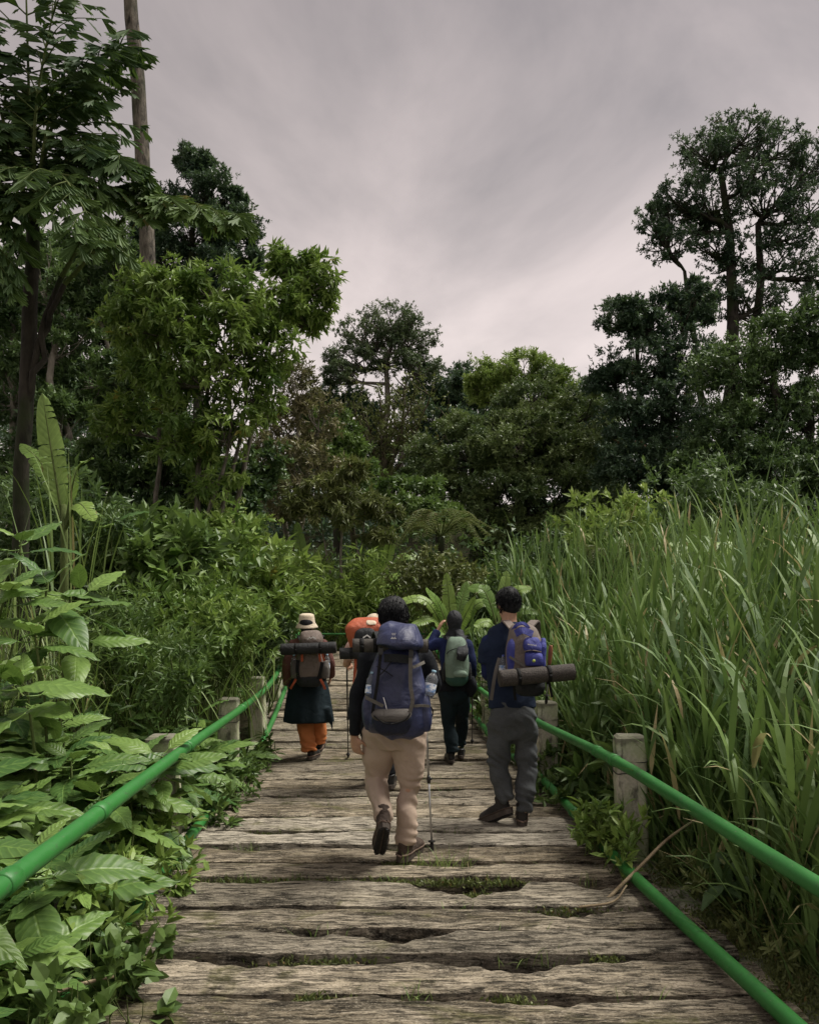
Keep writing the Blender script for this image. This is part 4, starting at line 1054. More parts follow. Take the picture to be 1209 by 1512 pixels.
SHR = [(-1.3, 4.75, 0.52, 5, 'broad-leaved shrub lapping over the top of the half-sunk post'), (-1.28, 7.3, 0.5, 4, 'broad-leaved shrub lapping over the white-capped post'),
       (-1.5, 3.35, 0.42, 6, 'broad-leaved shrub filling the bend under the upper shrub-side rail'), (-1.62, 4.15, 0.50, 6, 'broad-leaved shrub pressing against the upper shrub-side rail sleeve'),
       (-1.55, 5.05, 0.50, 6, 'broad-leaved shrub hiding the near face of the half-sunk post'), (-2.35, 5.3, 0.80, 6, 'broad-leaved shrub outward of the half-sunk post'), (-1.5, 6.1, 0.45, 6, 'broad-leaved shrub rising to the rail just past the half-sunk post'),
       (-2.1, 7.6, 0.65, 6, 'broad-leaved shrub outward of the white-capped post'), (-2.9, 5.0, 1.0, 6, 'broad-leaved shrub deepest in the shrub thicket'),
       (-1.35, 2.9, 0.10, 5, 'dark low broad-leaved shrub beneath the first bend of the green rail'), (-1.70, 3.0, 0.55, 5, 'broad-leaved shrub hugging the open end of the upper shrub-side rail'),
       (-1.45, 3.7, 0.20, 5, 'broad-leaved shrub with deep green veined leaves under the shrub-side rail'), (-1.90, 3.8, 0.72, 6, 'sunny broad-leaved shrub with yellowish young leaves beside the shrub-side rail'),
       (-1.40, 4.5, 0.28, 5, 'broad-leaved shrub pushing leaves through below the rail sleeve'), (-1.95, 4.7, 0.70, 6, 'broad-leaved shrub in front of the half-sunk post'),
       (-1.42, 5.5, 0.35, 5, 'broad-leaved shrub wrapping the half-sunk post'), (-1.95, 5.8, 0.62, 6, 'broad-leaved shrub behind the half-sunk post'),
       (-1.32, 6.4, 0.22, 5, 'broad-leaved shrub spilling onto the deck past the half-sunk post'), (-1.75, 6.9, 0.55, 5, 'broad-leaved shrub between the two leafiest posts'),
       (-1.35, 7.3, 0.25, 5, 'broad-leaved shrub spilling over the deck edge by the white-capped post'), (-1.60, 8.3, 0.35, 5, 'broad-leaved shrub just past the white-capped post'),
       (-1.30, 8.6, 0.15, 4, 'small broad-leaved shrub at the deck edge near the orange-trousered hiker'), (-2.5, 4.2, 0.85, 6, 'broad-leaved shrub farther out from the shrub-side rail with leaves facing up')]
for xb, y, z, n, lab in SHR:
    broad_shrub(lab, rosettes(xb, y, z, n), 0.27 if y < 6 else 0.28, 0.47 if y < 6 else 0.44, 9)
tall = [(30, 800, 5.4), (70, 860, 5.2), (120, 880, 5.3), (10, 870, 5.0), (50, 930, 4.9), (110, 930, 5.2), (0, 1000, 4.3), (40, 1020, 4.5)]
broad_shrub('tall broad-leaved shrub with the palest leaves rising above all the others', [tuple(at(*p)) for p in tall], 0.34, 0.5, 7)
far_tr = [(225, 800, 9.5), (250, 840, 9.3), (210, 850, 9.4), (240, 880, 9.0), (265, 815, 9.6), (165, 770, 9.6)]
broad_shrub('trumpet-flowered broad-leaved shrub in front of the dark shade tree', [tuple(at(*p)) for p in far_tr], 0.32, 0.45, 7)

# ------------------------------------------------------------------ reeds
r = np.random.RandomState(500)
b = Buf()
def reeds(n, yr, xr, hr, lw, seg, per):
    y = r.uniform(*yr, n); x = bx(xr[0] + (xr[1] - xr[0]) * r.rand(n) ** 1.25, y)
    g = ground_z(x, y); h = r.uniform(*hr, n) * (0.75 + 0.35 * np.clip((x - bx(xr[0], y)) / 1.5, 0, 1))
    lean = r.normal(size=(n, 2)) * 0.09
    P0 = np.stack([x, y, g], -1); P1 = P0 + np.stack([lean[:, 0] * h, lean[:, 1] * h, h], -1)
    # culms as thin upright blades with thickness from two crossed strips
    for az in (0.0, 1.57):
        w = np.stack([np.cos(az) * np.ones(n), np.sin(az) * np.ones(n), np.zeros(n)], -1) * 0.0055
        V = np.stack([P0 - w, P0 + w, P1 + w * 0.5, P1 - w * 0.5], 1)
        b.add(V.reshape(-1, 3), None, (np.arange(n) * 4)[:, None] + np.arange(4), np.tile((0, .5, .5), (n * 4, 1)))
    for k in range(per):
        f = (k + 0.6) / per
        t = np.clip(0.10 + 0.9 * f + r.normal(size=n) * 0.05, 0.05, 1)
        P = P0 + (P1 - P0) * t[:, None]
        az = r.rand(n) * 6.283
        L = r.uniform(0.38, 0.78, n) * (1.1 - 0.2 * f)
        up_ = r.uniform(0.95, 1.45, n); bend = (0.2 + 2.2 * r.rand(n) ** 2.0) * (1.1 - 0.35 * f)
        rnd = np.where(r.rand(n) < 0.04 + 0.10 * (1 - f), 0.98, r.rand(n) * 0.95)
        blades(b, P, az, L, r.uniform(0.7, 1.2, n) * lw, up_, bend, rnd, seg, r=r)
reeds(520, (2.7, 5.2), (2.05, 4.2), (1.3, 2.3), 0.036, 6, 11)
reeds(1250, (5.2, 9.0), (2.15, 7.0), (1.7, 2.75), 0.040, 4, 11)
reeds(1400, (9.0, 15.0), (2.8, 10.5), (1.5, 2.7), 0.042, 4, 9)
reeds(260, (8.5, 14.0), (2.05, 2.9), (0.7, 1.4), 0.028, 4, 8)
reeds(420, (2.2, 5.2), (1.98, 3.3), (0.35, 1.0), 0.024, 5, 7)
# a scatter of taller plumes that break the top line
n = 260
y = r.uniform(4, 13, n); x = bx(2.4 + r.rand(n) * 5.5, y); g = ground_z(x, y)
for k in range(3):
    blades(b, np.stack([x + r.normal(size=n) * .03, y, g + r.uniform(1.9, 2.7, n)], -1), r.rand(n) * 6.28, r.uniform(0.6, 1.0, n), np.full(n, 0.02), r.uniform(1.25, 1.5, n), r.uniform(0.1, 0.6, n), r.rand(n) * .9, 5, r=r)
tag(b.build('tall_reeds', M_REED), 'dense stand of tall arching reeds filling the bank beside the bridge', 'reeds', kind='stuff')
# long grass among the shrubs on the left
b = Buf()
def grass(cells, n, L, W, upr=(0.9, 1.5), bend=(0.3, 1.8)):
    for (px, py, d, sx, sd) in cells:
        x = (px - 604.5) / F_PX * d + r.normal(size=n) * sx; y = d + r.normal(size=n) * sd
        z0 = CAM_H - (py - HOR) / F_PX * d
        P = np.stack([x, y, np.maximum(ground_z(x, y), z0 - L[1] * 0.8 + r.rand(n) * 0.25)], -1)
        blades(b, P, r.rand(n) * 6.28, r.uniform(*L, n), np.full(n, W), r.uniform(*upr, n), r.uniform(*bend, n), r.rand(n), 6, r=r)
grass([(60, 930, 6.6, .35, .5), (150, 930, 7.2, .4, .5), (230, 930, 8, .4, .5), (310, 950, 9, .4, .5), (20, 860, 7, .3, .5)], 130, (0.6, 1.15), 0.012)
grass([(20, 760, 6.2, .12, .3), (110, 700, 7.4, .12, .3)], 16, (0.9, 1.5), 0.02, (1.2, 1.5), (0.1, 0.8))
tag(b.build('long_grass', M_GRASS), 'wispy long grass between the broad-leaved shrubs and the palm-side trees', 'grass', kind='stuff')

# ------------------------------------------------------------------ small plants along the deck edges
def low_plants(name, label, pts, L, W, per, mat, seed, rad=0.13, up=0.5, T=T_LAN):
    r = np.random.RandomState(seed)
    C = np.array(pts, float)
    base = C.mean(0).copy(); base[2] = C[:, 2].min()
    root = thing(name, label, 'plant', tuple(base))
    sb, cb = Buf(), Buf()
    for c in C - base:
        g = c * np.array([1, 1, 0]) + np.array([r.normal() * .06, r.normal() * .06, -0.12])
        Q = limb(sb, g, c + np.array([0, 0, rad]), 0.005, 0.002, r, 8, 0.08, 4)
        for q in range(4): 
            e = c + rdir(r, 1)[0] * rad * 1.2; limb(sb, Q[2 + q], e, 0.003, 0.0015, r, 4, 0.1, 3)
        clump(cb, c, (rad, rad, rad), per, r, T, L, W, up, 0.0, 0.2)
    sb.build('stems', B_GREEN, root, True)['kind'] = 'stuff'; cb.build('foliage', mat, root)['kind'] = 'stuff'
rg = random.Random(9)
low_plants('creeper', 'small-leaved creeper hanging over the shrub-side plank ends', [rb(-1.08 + rg.uniform(-.18, .10), y, rg.uniform(0.0, 0.26)) for y in np.linspace(3.35, 5.0, 26)], 0.095, 0.036, 60, M_BRIGHT, 601, 0.13)
low_plants('creeper', 'broad-leaved low creeper at the deck corner by the dry cane', [rb(-0.98 + rg.uniform(-.16, .16), y, rg.uniform(0.0, 0.14)) for y in np.linspace(2.6, 3.6, 26)], 0.08, 0.06, 34, M_MID, 602, 0.10)
low_plants('creeper', 'leafy weed at the plank ends between the orange-trousered hiker and shrubs', [rb(-1.02 + rg.uniform(-.15, .12), y, rg.uniform(0.0, 0.18)) for y in np.linspace(5.9, 9.0, 24)], 0.10, 0.035, 55, M_MID, 603, 0.13)
low_plants('weed', 'leafy weed climbing round the lower rail at the clear-standing post', [rb(1.62 + rg.uniform(-.10, .12), 5.0 + rg.uniform(-.25, .35), rg.uniform(0.02, 0.26)) for _ in range(13)], 0.085, 0.03, 48, M_BRIGHT, 604, 0.11)
low_plants('weed', 'broad-leaved weed standing between the first two reed-side posts', [rb(2.05 + rg.uniform(-.2, .25), 6.3 + rg.uniform(-.5, .4), rg.uniform(0.0, 0.5)) for _ in range(12)], 0.20, 0.075, 24, M_MID, 605, 0.18)
low_plants('weed', 'bushy weed beside the lower rail at the boots of the grey-trousered hiker', [rb(1.75 + rg.uniform(-.12, .15), 6.9 + rg.uniform(-.5, .7), rg.uniform(0.0, 0.25)) for _ in range(12)], 0.10, 0.04, 40, M_MID, 606, 0.13)
low_plants('weed', 'tangle of weeds along the far lower rail behind the grey-trousered hiker', [rb(1.85 + rg.uniform(-.1, .3), rg.uniform(8.2, 13), rg.uniform(0.0, 0.6)) for _ in range(26)], 0.13, 0.045, 50, M_MID, 607, 0.2)
low_plants('weed', 'dark broad weed under the upper rail among reed stems', [rb(2.0 + rg.uniform(-.1, .45), rg.uniform(2.9, 4.6), rg.uniform(-0.35, 0.15)) for _ in range(20)], 0.17, 0.085, 26, M_DARK, 608, 0.17)
low_plants('weed', 'small fern-like weed hugging the edge beam below the clear-standing post', [rb(1.88 + rg.uniform(-.05, .12), rg.uniform(3.4, 4.9), rg.uniform(-.02, 0.10)) for _ in range(16)], 0.06, 0.018, 70, M_OLIVE, 609, 0.09)
low_plants('creeper', 'small-leaved filler plants in the gaps between the broad-leaved shrubs', [rb(-1.3 - 1.0 * rg.random(), y, rg.uniform(-0.05, 0.5)) for y in np.linspace(2.8, 8.5, 46)], 0.10, 0.045, 46, M_MID, 611, 0.2)
# moss cushions on the edge beam and in the gaps, tufts of grass
r = np.random.RandomState(610)
b = Buf()
def moss(x, y, z, sx, sy, n, L=0.022):
    P = np.stack([x + r.normal(size=n) * sx, y + r.normal(size=n) * sy, z + np.abs(r.normal(size=n)) * 0.012], -1)
    D = norm(r.normal(size=(n, 3)) * 0.7 + np.array([0, 0, 0.9]))
    leaves(b, P, D, rdir(r, n), L * (0.5 + r.rand(n)), L * 0.45, T_DIA, r.rand(n))
for y in np.concatenate([r.uniform(3.0, 4.2, 22), r.uniform(4.2, 12, 40)]): moss(bx(1.84, y) + r.normal() * 0.04, y, deck_z(y) - 0.03, 0.06, 0.07, 170)
for k, y in enumerate(edges[1:22]):
    for _ in range(3):
        x = bx(r.uniform(-1.05, 1.55), y); moss(x, y, deck_z(y) - 0.08 + 0.04 * r.rand(), r.uniform(0.03, 0.14), 0.012, 120, 0.024)
moss(bx(0.72, 4.6), 4.60, -0.10, 0.07, 0.03, 260, 0.035)
for x in np.linspace(-1.0, 0.6, 14): moss(bx(x, 4.72) + 0.33, 4.72 + r.normal() * 0.01, -0.045, 0.05, 0.015, 50, 0.03)
tag(b.build('moss', M_OLIVE), 'cushions of yellow-green moss in the plank gaps and on the edge beam', 'moss', kind='stuff')
b = Buf()
for k, y in enumerate(edges[1:24]):
    m = 2
    for _ in range(m):
        n = r.randint(6, 22); xc = bx(r.uniform(-1.1, 1.6), y)
        blades(b, np.stack([xc + r.normal(size=n) * r.uniform(.02, .12), y + r.normal(size=n) * 0.012, np.full(n, float(deck_z(y)) - 0.06)], -1), r.rand(n) * 6.28, r.uniform(0.05, 0.13, n), np.full(n, 0.004), r.uniform(0.7, 1.5, n), r.uniform(0.2, 1.6, n), r.rand(n), 4, r=r)
# the grassier joint behind the worn hole and the tuft by the pole
for xc in r.uniform(-1.0, 0.1, 11):
    n = r.randint(6, 26)
    blades(b, np.stack([bx(xc, 4.72) + 0.2 + r.normal(size=n) * .06, 4.72 + r.normal(size=n) * 0.02, np.full(n, -0.045)], -1), r.rand(n) * 6.28, r.uniform(0.04, 0.11, n), np.full(n, 0.004), r.uniform(0.6, 1.5, n), r.uniform(0.2, 1.6, n), r.rand(n), 4, r=r)
n = 70
blades(b, np.stack([0.22 + r.normal(size=n) * .09, 4.95 + r.normal(size=n) * 0.03, np.full(n, -0.02)], -1), r.rand(n) * 6.28, r.uniform(0.08, 0.2, n), np.full(n, 0.004), r.uniform(0.7, 1.5, n), r.uniform(0.2, 1.4, n), .4 + .6 * r.rand(n), 5, r=r)
tag(b.build('deck_grass', M_GRASS), 'short tufts of grass sprouting from the joints between the planks', 'grass', kind='stuff')
# dry canes
DRY = bark_mat('dry_cane', (0.20, 0.15, 0.09), (0.42, 0.34, 0.22))
def cane(label, pts, r0):
    P = np.array([tuple(p) for p in pts]); o = P[0].copy()
    g = loft(P - o, [r0, r0 * .9, r0 * .7][:len(pts)] if len(pts) <= 3 else list(np.linspace(r0, r0 * .6, len(pts))), n=14, seg=6)
    tag(Buf().add(*g).build('dry_cane', DRY, None, True, tuple(o)), label, 'cane')
cane('dry broken cane lying across the shrub-side deck corner', [at(45, 1490, 2.98), at(95, 1462, 3.0), at(168, 1442, 3.05)], 0.010)
cane('dry cane leaning from the deck edge up to the upper rail beside the clear-standing post', [at(880, 1345, 4.35), at(945, 1280, 4.6), at(985, 1240, 4.7), at(1030, 1208, 4.8)], 0.012)
cane('thin dry twig lying on the planks near the second worn hole', [at(855, 1340, 4.25), at(905, 1332, 4.3), at(925, 1308, 4.4)], 0.007)
# ------------------------------------------------------------------ people and their gear
def skin_m(name, c):
    t = NT(name, 0.55, 0.35)
    n = t.noise(t.coord(), 40.0, 4.0)
    t.col(t.mix(t.range(n, 0.3, 0.7), sc(c, 0.88), sc(c, 1.1)))
    t.b.inputs['Subsurface Weight'].default_value = 0.12
    t.b.inputs['Subsurface Radius'].default_value = (0.02, 0.008, 0.004)
    return t.m
SKIN = skin_m('skin', (0.46, 0.27, 0.18))
t = NT('black_hair', 0.6, 0.3)
n = t.noise(t.coord((1, 1, 0.35)), 150.0, 3.0)
t.col(t.mix(n, (0.003, 0.004, 0.005), (0.014, 0.015, 0.017))); t.bump(n, 0.9, 0.006)
HAIR = t.m
BLACKCLOTH = cloth_mat('black_cloth', (0.011, 0.013, 0.017), 0.85, 0.5, 8.0)
NAVYSHIRT = cloth_mat('navy_jersey', (0.013, 0.022, 0.048), 0.85, 0.5, 8.0)
INKBLUE = cloth_mat('ink_blue_jersey', (0.012, 0.020, 0.075), 0.8, 0.5, 8.0)
KHAKI = cloth_mat('khaki_twill', (0.46, 0.355, 0.28), 0.85, 0.45, 7.0, 0.12)
GREYMEL = cloth_mat('grey_melange', (0.060, 0.068, 0.074), 0.85, 0.5, 8.0, 0.2, heather=(0.17, 0.17, 0.17))
ORANGEC = cloth_mat('orange_cotton', (0.58, 0.205, 0.075), 0.85, 0.5, 7.0, 0.15)
MAROON = cloth_mat('dusty_maroon_cotton', (0.135, 0.060, 0.050), 0.85, 0.5, 8.0)
TEALBLACK = cloth_mat('teal_black_cloth', (0.010, 0.020, 0.026), 0.8, 0.6, 7.0, 0.35)
PINKC = cloth_mat('pale_pink_cotton', (0.55, 0.36, 0.31), 0.85, 0.4, 8.0)
CREAM = cloth_mat('cream_canvas', (0.62, 0.53, 0.40), 0.9, 0.4, 12.0, 0.1)
HIJAB = cloth_mat('black_scarf', (0.014, 0.016, 0.020), 0.6, 0.6, 9.0, 0.3, 0.3)
NAVYPACK = cloth_mat('navy_ripstop', (0.030, 0.037, 0.092), 0.45, 0.75, 7.5, 0.35, 0.45, 0.06)
NAVYDARK = cloth_mat('dark_navy_ripstop', (0.010, 0.014, 0.035), 0.6, 0.6, 9.0, 0.3, 0.4, 0.06)
GREYPANEL = cloth_mat('grey_panel', (0.105, 0.095, 0.085), 0.7, 0.5, 9.0, 0.2, 0.35)
BROWNPACK = cloth_mat('grey_brown_ripstop', (0.165, 0.130, 0.110), 0.65, 0.7, 8.0, 0.25, 0.35)
BLACKPACK = cloth_mat('black_ripstop', (0.013, 0.015, 0.017), 0.65, 0.6, 9.0, 0.3, 0.35)
SAGE = cloth_mat('sage_ripstop', (0.175, 0.250, 0.190), 0.65, 0.65, 8.0, 0.18, 0.3)
PINE = cloth_mat('pine_ripstop', (0.030, 0.085, 0.066), 0.65, 0.6, 9.0, 0.25, 0.3)
TAUPE = cloth_mat('taupe_nylon', (0.185, 0.150, 0.130), 0.7, 0.6, 9.0, 0.2, 0.3)
VIOLET = cloth_mat('violet_blue_nylon', (0.055, 0.065, 0.30), 0.6, 0.6, 10.0, 0.25, 0.35)
RAINCOVER = cloth_mat('orange_rain_cover', (0.44, 0.10, 0.042), 0.5, 0.6, 7.0, 0.15, 0.4)
STRAPG = cloth_mat('grey_webbing', (0.13, 0.12, 0.105), 0.8, 0.2, 40.0, 0.15)
STRAPO = cloth_mat('orange_webbing', (0.42, 0.10, 0.05), 0.8, 0.2, 40.0, 0.15)
STRAPB = cloth_mat('black_webbing', (0.012, 0.012, 0.012), 0.8, 0.2, 40.0, 0.15)
FOAM = cloth_mat('black_foam', (0.020, 0.021, 0.022), 0.7, 0.35, 18.0, 0.3, 0.3)
GREYFOAM = cloth_mat('grey_foam', (0.075, 0.068, 0.060), 0.75, 0.3, 18.0, 0.2)
t = NT('dimpled_foam', 0.8, 0.25)
v = t.coord()
w1 = t.n('ShaderNodeTexVoronoi', {'Scale': 130.0}); t.t.links.new(v, w1.inputs['Vector'])
t.col(t.mix(t.range(w1.outputs['Distance'], 0.2, 0.55), (0.105, 0.090, 0.078), (0.050, 0.044, 0.040))); t.bump(w1.outputs['Distance'], 0.6, 0.006)
DIMPLE = t.m
BOOTB = cloth_mat('brown_boot_suede', (0.085, 0.062, 0.050), 0.8, 0.5, 20.0, 0.35)
BOOTT = cloth_mat('tan_boot_suede', (0.19, 0.135, 0.105), 0.8, 0.5, 20.0, 0.3)
BOOTG = cloth_mat('charcoal_boot_suede', (0.050, 0.045, 0.042), 0.8, 0.5, 20.0, 0.35)
BOOTK = plain_mat('black_leather', (0.012, 0.012, 0.013), 0.45, 0.5)
MIDSOLE = plain_mat('midsole_rubber', (0.075, 0.060, 0.050), 0.8, 0.3, noise=0.3)
RUBBER = plain_mat('sole_rubber', (0.020, 0.018, 0.016), 0.75, 0.3)
WHITEP = plain_mat('white_print', (0.75, 0.74, 0.72), 0.6, 0.3, noise=0.05)
LACE = plain_mat('pale_lace', (0.55, 0.50, 0.42), 0.8, 0.2)
BUCKLE = plain_mat('buckle_plastic', (0.02, 0.02, 0.02), 0.4, 0.5)
ALU = plain_mat('pole_aluminium', (0.55, 0.56, 0.58), 0.32, 0.5, 0.9)
POLEB = plain_mat('pole_black', (0.015, 0.015, 0.016), 0.4, 0.5)
CORK = plain_mat('cork_grip', (0.25, 0.10, 0.05), 0.7, 0.3)
EYE = plain_mat('eye_white', (0.75, 0.72, 0.68), 0.25, 0.5); IRIS = plain_mat('iris_dark', (0.02, 0.012, 0.008), 0.2, 0.5); LIPS = plain_mat('lip_skin', (0.34, 0.14, 0.11), 0.5, 0.4)
t = NT('clear_plastic', 0.08, 0.5)
t.b.inputs['Transmission Weight'].default_value = 0.9; t.b.inputs['IOR'].default_value = 1.2; t.col((0.86, 0.90, 0.95))
PET = t.m
CAPB = plain_mat('pale_blue_cap', (0.30, 0.48, 0.60), 0.45, 0.4); CAPV = plain_mat('violet_blue_cap', (0.07, 0.10, 0.36), 0.45, 0.4)
t = NT('bottle_label', 0.4, 0.4)
n = t.noise(t.coord((1, 1, 1.6)), 26.0, 4.0, 0.6)
t.col(t.mix(t.range(n, 0.42, 0.56), (0.16, 0.28, 0.52), (0.80, 0.83, 0.86)))
BLABEL = t.m

def wr(seed, amp=0.004, f=(16, 16, 34)):
    w = Wob(seed, 1.0, 12); f = np.array(f, float)
    w2 = Wob(seed + 50, 1.0, 8)
    return lambda V: amp * (w(V * f) + 0.9 * (1 - 2 * np.abs(w2(V * f * 0.55))))
def folds(seed, amp, spots, base=0.003):
    """creases gathered round given heights: spots (z, spread, amplitude)"""
    w = Wob(seed, 1.0, 12); w2 = Wob(seed + 1, 1.0, 9)
    def f(V):
        d = base * (w(V * np.array([14, 14, 26])) + 0.8 * (1 - 2 * np.abs(w2(V @ np.array([[9, 4, 6], [3, 9, 2], [10, 3, 15]]).T))))
        for z, s, a in spots:
            g = np.exp(-((V[:, 2] - z) / s) ** 2)
            d = d + amp * a * g * np.sin(V[:, 2] * 95 + 3.2 * w2(V * 15) + V[:, 0] * 55) * (0.25 + 0.75 * np.clip(0.5 + w(V * 9), 0, 1))
        return d
    return f
def pt(p): return np.asarray(p, float)
def hand(wrist, d, palm, curl=0.5, side=1.0, k=1.0):
    """palm, four fingers and a thumb; d = pointing direction, palm = palm normal, side = +1 thumb towards d x palm"""
    w = pt(wrist); d = norm(d); pn = norm(pt(palm) - d * np.dot(palm, d)); s = np.cross(d, pn) * side
    out = [loft([w - d * 0.02, w + d * 0.02 * k, w + d * 0.05 * k, w + d * 0.088 * k], [(.026 * k, .019 * k), (.034 * k, .017 * k), (.040 * k, .015 * k), (.038 * k, .012 * k)], n=8, seg=12, ref=s)]
    for i, (o, ln) in enumerate(((0.030, 0.070), (0.010, 0.080), (-0.010, 0.075), (-0.029, 0.058))):
        b = w + d * 0.082 * k + s * o * k
        c1, c2 = curl * 0.9, curl * 1.9
        p1 = b + (d * math.cos(c1 * .6) + pn * math.sin(c1 * .6)) * ln * 0.45 * k
        p2 = p1 + (d * math.cos(c1 * 1.3) + pn * math.sin(c1 * 1.3)) * ln * 0.3 * k
        p3 = p2 + (d * math.cos(c2) + pn * math.sin(c2)) * ln * 0.28 * k
        out.append(loft([b - d * .01, p1, p2, p3], [.0098 * k, .0095 * k, .009 * k, .0075 * k], n=9, seg=8, ref=s))
    b = w + d * 0.025 * k + s * 0.03 * k
    p1 = b + norm(s * 0.8 + d * 0.7 + pn * 0.3) * 0.036 * k; p2 = p1 + norm(d * 0.9 + s * 0.25 + pn * (0.3 + curl * .5)) * 0.042 * k
    out.append(loft([b - s * .01, p1, p2], [.0125 * k, .0115 * k, .0088 * k], n=8, seg=8, ref=pn))
    return out
def head_rot(face):
    y = norm(face); x = norm(np.cross(y, (0, 0, 1))); z = np.cross(x, y)
    return np.stack([x, y, z], 1)
def head(c, face, k=1.0):
    """skull, jaw, nose, ears; local +y is the face"""
    R = head_rot(face); c = pt(c)
    L = lambda p: c + R @ (pt(p) * k)
    g = [ellip(c + R @ (pt((0, -0.012, 0.02)) * k), np.array([.074, .092, .098]) * k, 20, 14, R), ellip(L((0, 0.022, -0.045)), np.array([.058, .066, .072]) * k, 16, 12, R),
         loft([L((0, .078, .020)), L((0, .098, -.008)), L((0, .112, -.022)), L((0, .092, -.030))], [.008 * k, .012 * k, .0165 * k, .010 * k], n=9, seg=10),
         ellip(L((0, .078, -.058)), np.array([.026, .014, .012]) * k, 10, 8, R), ellip(L((0, .072, -.098)), np.array([.026, .020, .020]) * k, 10, 8, R),
         ellip(L((0, .078, .032)), np.array([.052, .012, .010]) * k, 10, 8, R)]
    for s in (-1, 1):
        e = ellip((0, 0, 0), np.array([.010, .019, .031]) * k, 10, 8)
        g.append((e[0] @ R.T + L((s * .076, -.004, -.012)), e[1], e[2]))
    return g, L, R
def face_bits(root, L, R, k=1.0):
    for s in (-1, 1):
        o = one('eye', [ellip(L((s * .031, .076, .008)), np.array([.0125, .0100, .0095]) * k, 10, 8, R)], EYE, root)
        one('iris', [ellip(L((s * .031, .0845, .008)), np.array([.0055, .0026, .0055]) * k, 8, 6, R)], IRIS, o)
    one('lips', [ellip(L((0, .090, -.058)), np.array([.022, .006, .007]) * k, 12, 8, R)], LIPS, root)
def short_hair(root, L, R, seed, k=1.0, vol=0.0, low=-0.075):
    r = np.random.RandomState(seed)
    g = [ellip(L((0, -0.024, 0.034)), np.array([.084 + vol, .096 + vol, .094 + vol]) * k, 22, 16, R), ellip(L((0, -0.052, -0.022 + low * 0.3)), np.array([.066 + vol, .052 + vol, .062]) * k, 16, 12, R),
         ellip(L((0, .045, .085)), np.array([.062, .042, .035]) * k, 14, 10, R)]
    h = solid('hair', g, HAIR, root, 0.009, 3, 0.5, disp=lambda V: 0.003 * Wob(seed, 35)(V) + 0.0008 * Wob(seed + 1, 150)(V))
    # loose locks that break the outline
    b = Buf(); n = 2600
    d = rdir(r, n); d = d[(d[:, 1] < 0.55) & (d[:, 2] > -0.75)]; n = len(d)
    rad = np.array([.084 + vol, .094 + vol, .096 + vol]) * k
    P = np.array([L(q / k) for q in (d * rad * 0.985 + np.array([0, -0.024, 0.028]) * k)])
    D = norm((d * 0.14 + np.array([0, -0.25, -1.0]) * (0.5 + 0.5 * (1 - np.abs(d[:, 2:3]))) + r.normal(size=(n, 3)) * 0.28) @ R.T)
    leaves(b, P, D, d @ R.T, 0.030 * k * (0.6 + 0.8 * r.rand(n)), 0.0042 * k, T_LAN, r.rand(n))
    b.build('locks', HAIR, h)
    return h
def boot_M(origin, toe, up_):
    y = norm(toe); x = norm(np.cross(y, up_)); z = np.cross(x, y)
    M = np.eye(4); M[:3, 0] = x; M[:3, 1] = y; M[:3, 2] = z; M[:3, 3] = origin
    return M
def boot(root, M, mat, k=1.0, shaft=0.13, lugs=False, trim=None, name='boot'):
    up_ = [loft([(0, .0, .05), (0, .05, .058), (0, .12, .060), (0, .19, .055), (0, .25, .050), (0, .282, .044)], [(.030, .030), (.041, .042), (.042, .048), (.050, .044), (.047, .036), (.030, .022)], n=18, seg=16),
           loft([(0, .045, .03), (0, .045, .08), (0, .040, shaft)], [(.040, .048), (.042, .052), (.048, .056)], n=10, seg=16)]
    S = np.diag([k, k, k, 1.0]); M = M @ S
    o = solid(name, [xf(g, M) for g in up_], mat, root, 0.009, 3, 0.5, disp=wr(3, 0.0018, (60, 60, 60)))
    th = np.linspace(0, 2 * math.pi, 33)[:-1]
    ys = np.array([-.026, .0, .05, .12, .19, .25, .288, .298]); ws = np.array([.012, .034, .040, .036, .046, .043, .026, .008])
    out = [(w, y) for w, y in zip(ws, ys)] + [(-w, y) for w, y in zip(ws[::-1], ys[::-1])]
    b = Buf(); n = len(out)
    V = np.array([(x, y, z) for z in (0.0, 0.020, 0.038) for x, y in out])
    V[:n, :2] *= 0.96
    F = [(q * n + i, q * n + (i + 1) % n, (q + 1) * n + (i + 1) % n, (q + 1) * n + i) for q in range(2) for i in range(n)]
    m = len(ys)
    for q in (0, 2):
        F += [(q * n + i, q * n + i + 1, q * n + n - 2 - i, q * n + n - 1 - i) for i in range(m - 1)]
    b.add(*xf((V, None, F), M))
    so = b.build('sole', MIDSOLE, o)
    if trim is not None:
        one('rand', [xf(loft([(x * 1.02, y, .042) for x, y in out] + [(out[0][0] * 1.02, out[0][1], .034)], [.006] * (n + 1), seg=6, ref=(0, 0, 1), caps=False), M)], trim, o)
    if lugs:
        lb = Buf()
        for y in np.linspace(-.01, .275, 15):
            w = np.interp(y, ys, ws) * 0.9
            for s in (-1, 1):
                a = 0.5 * s
                Rm = np.array([(math.cos(a), -math.sin(a), 0), (math.sin(a), math.cos(a), 0), (0, 0, 1)])
                lb.add(*xf(box((s * w * 0.55, y, -0.004), (w * 0.80, 0.011, 0.014), Rm), M))
        lb.build('tread', RUBBER, o)['kind'] = 'stuff'
    for q in range(4):
        one('lace', [xf(loft([(-.022, .125 - .018 * q, .098 + .012 * q), (0, .135 - .018 * q, .105 + .011 * q), (.022, .125 - .018 * q, .098 + .012 * q)], [.003] * 3, n=5, seg=5), M)], LACE, o)
    return o
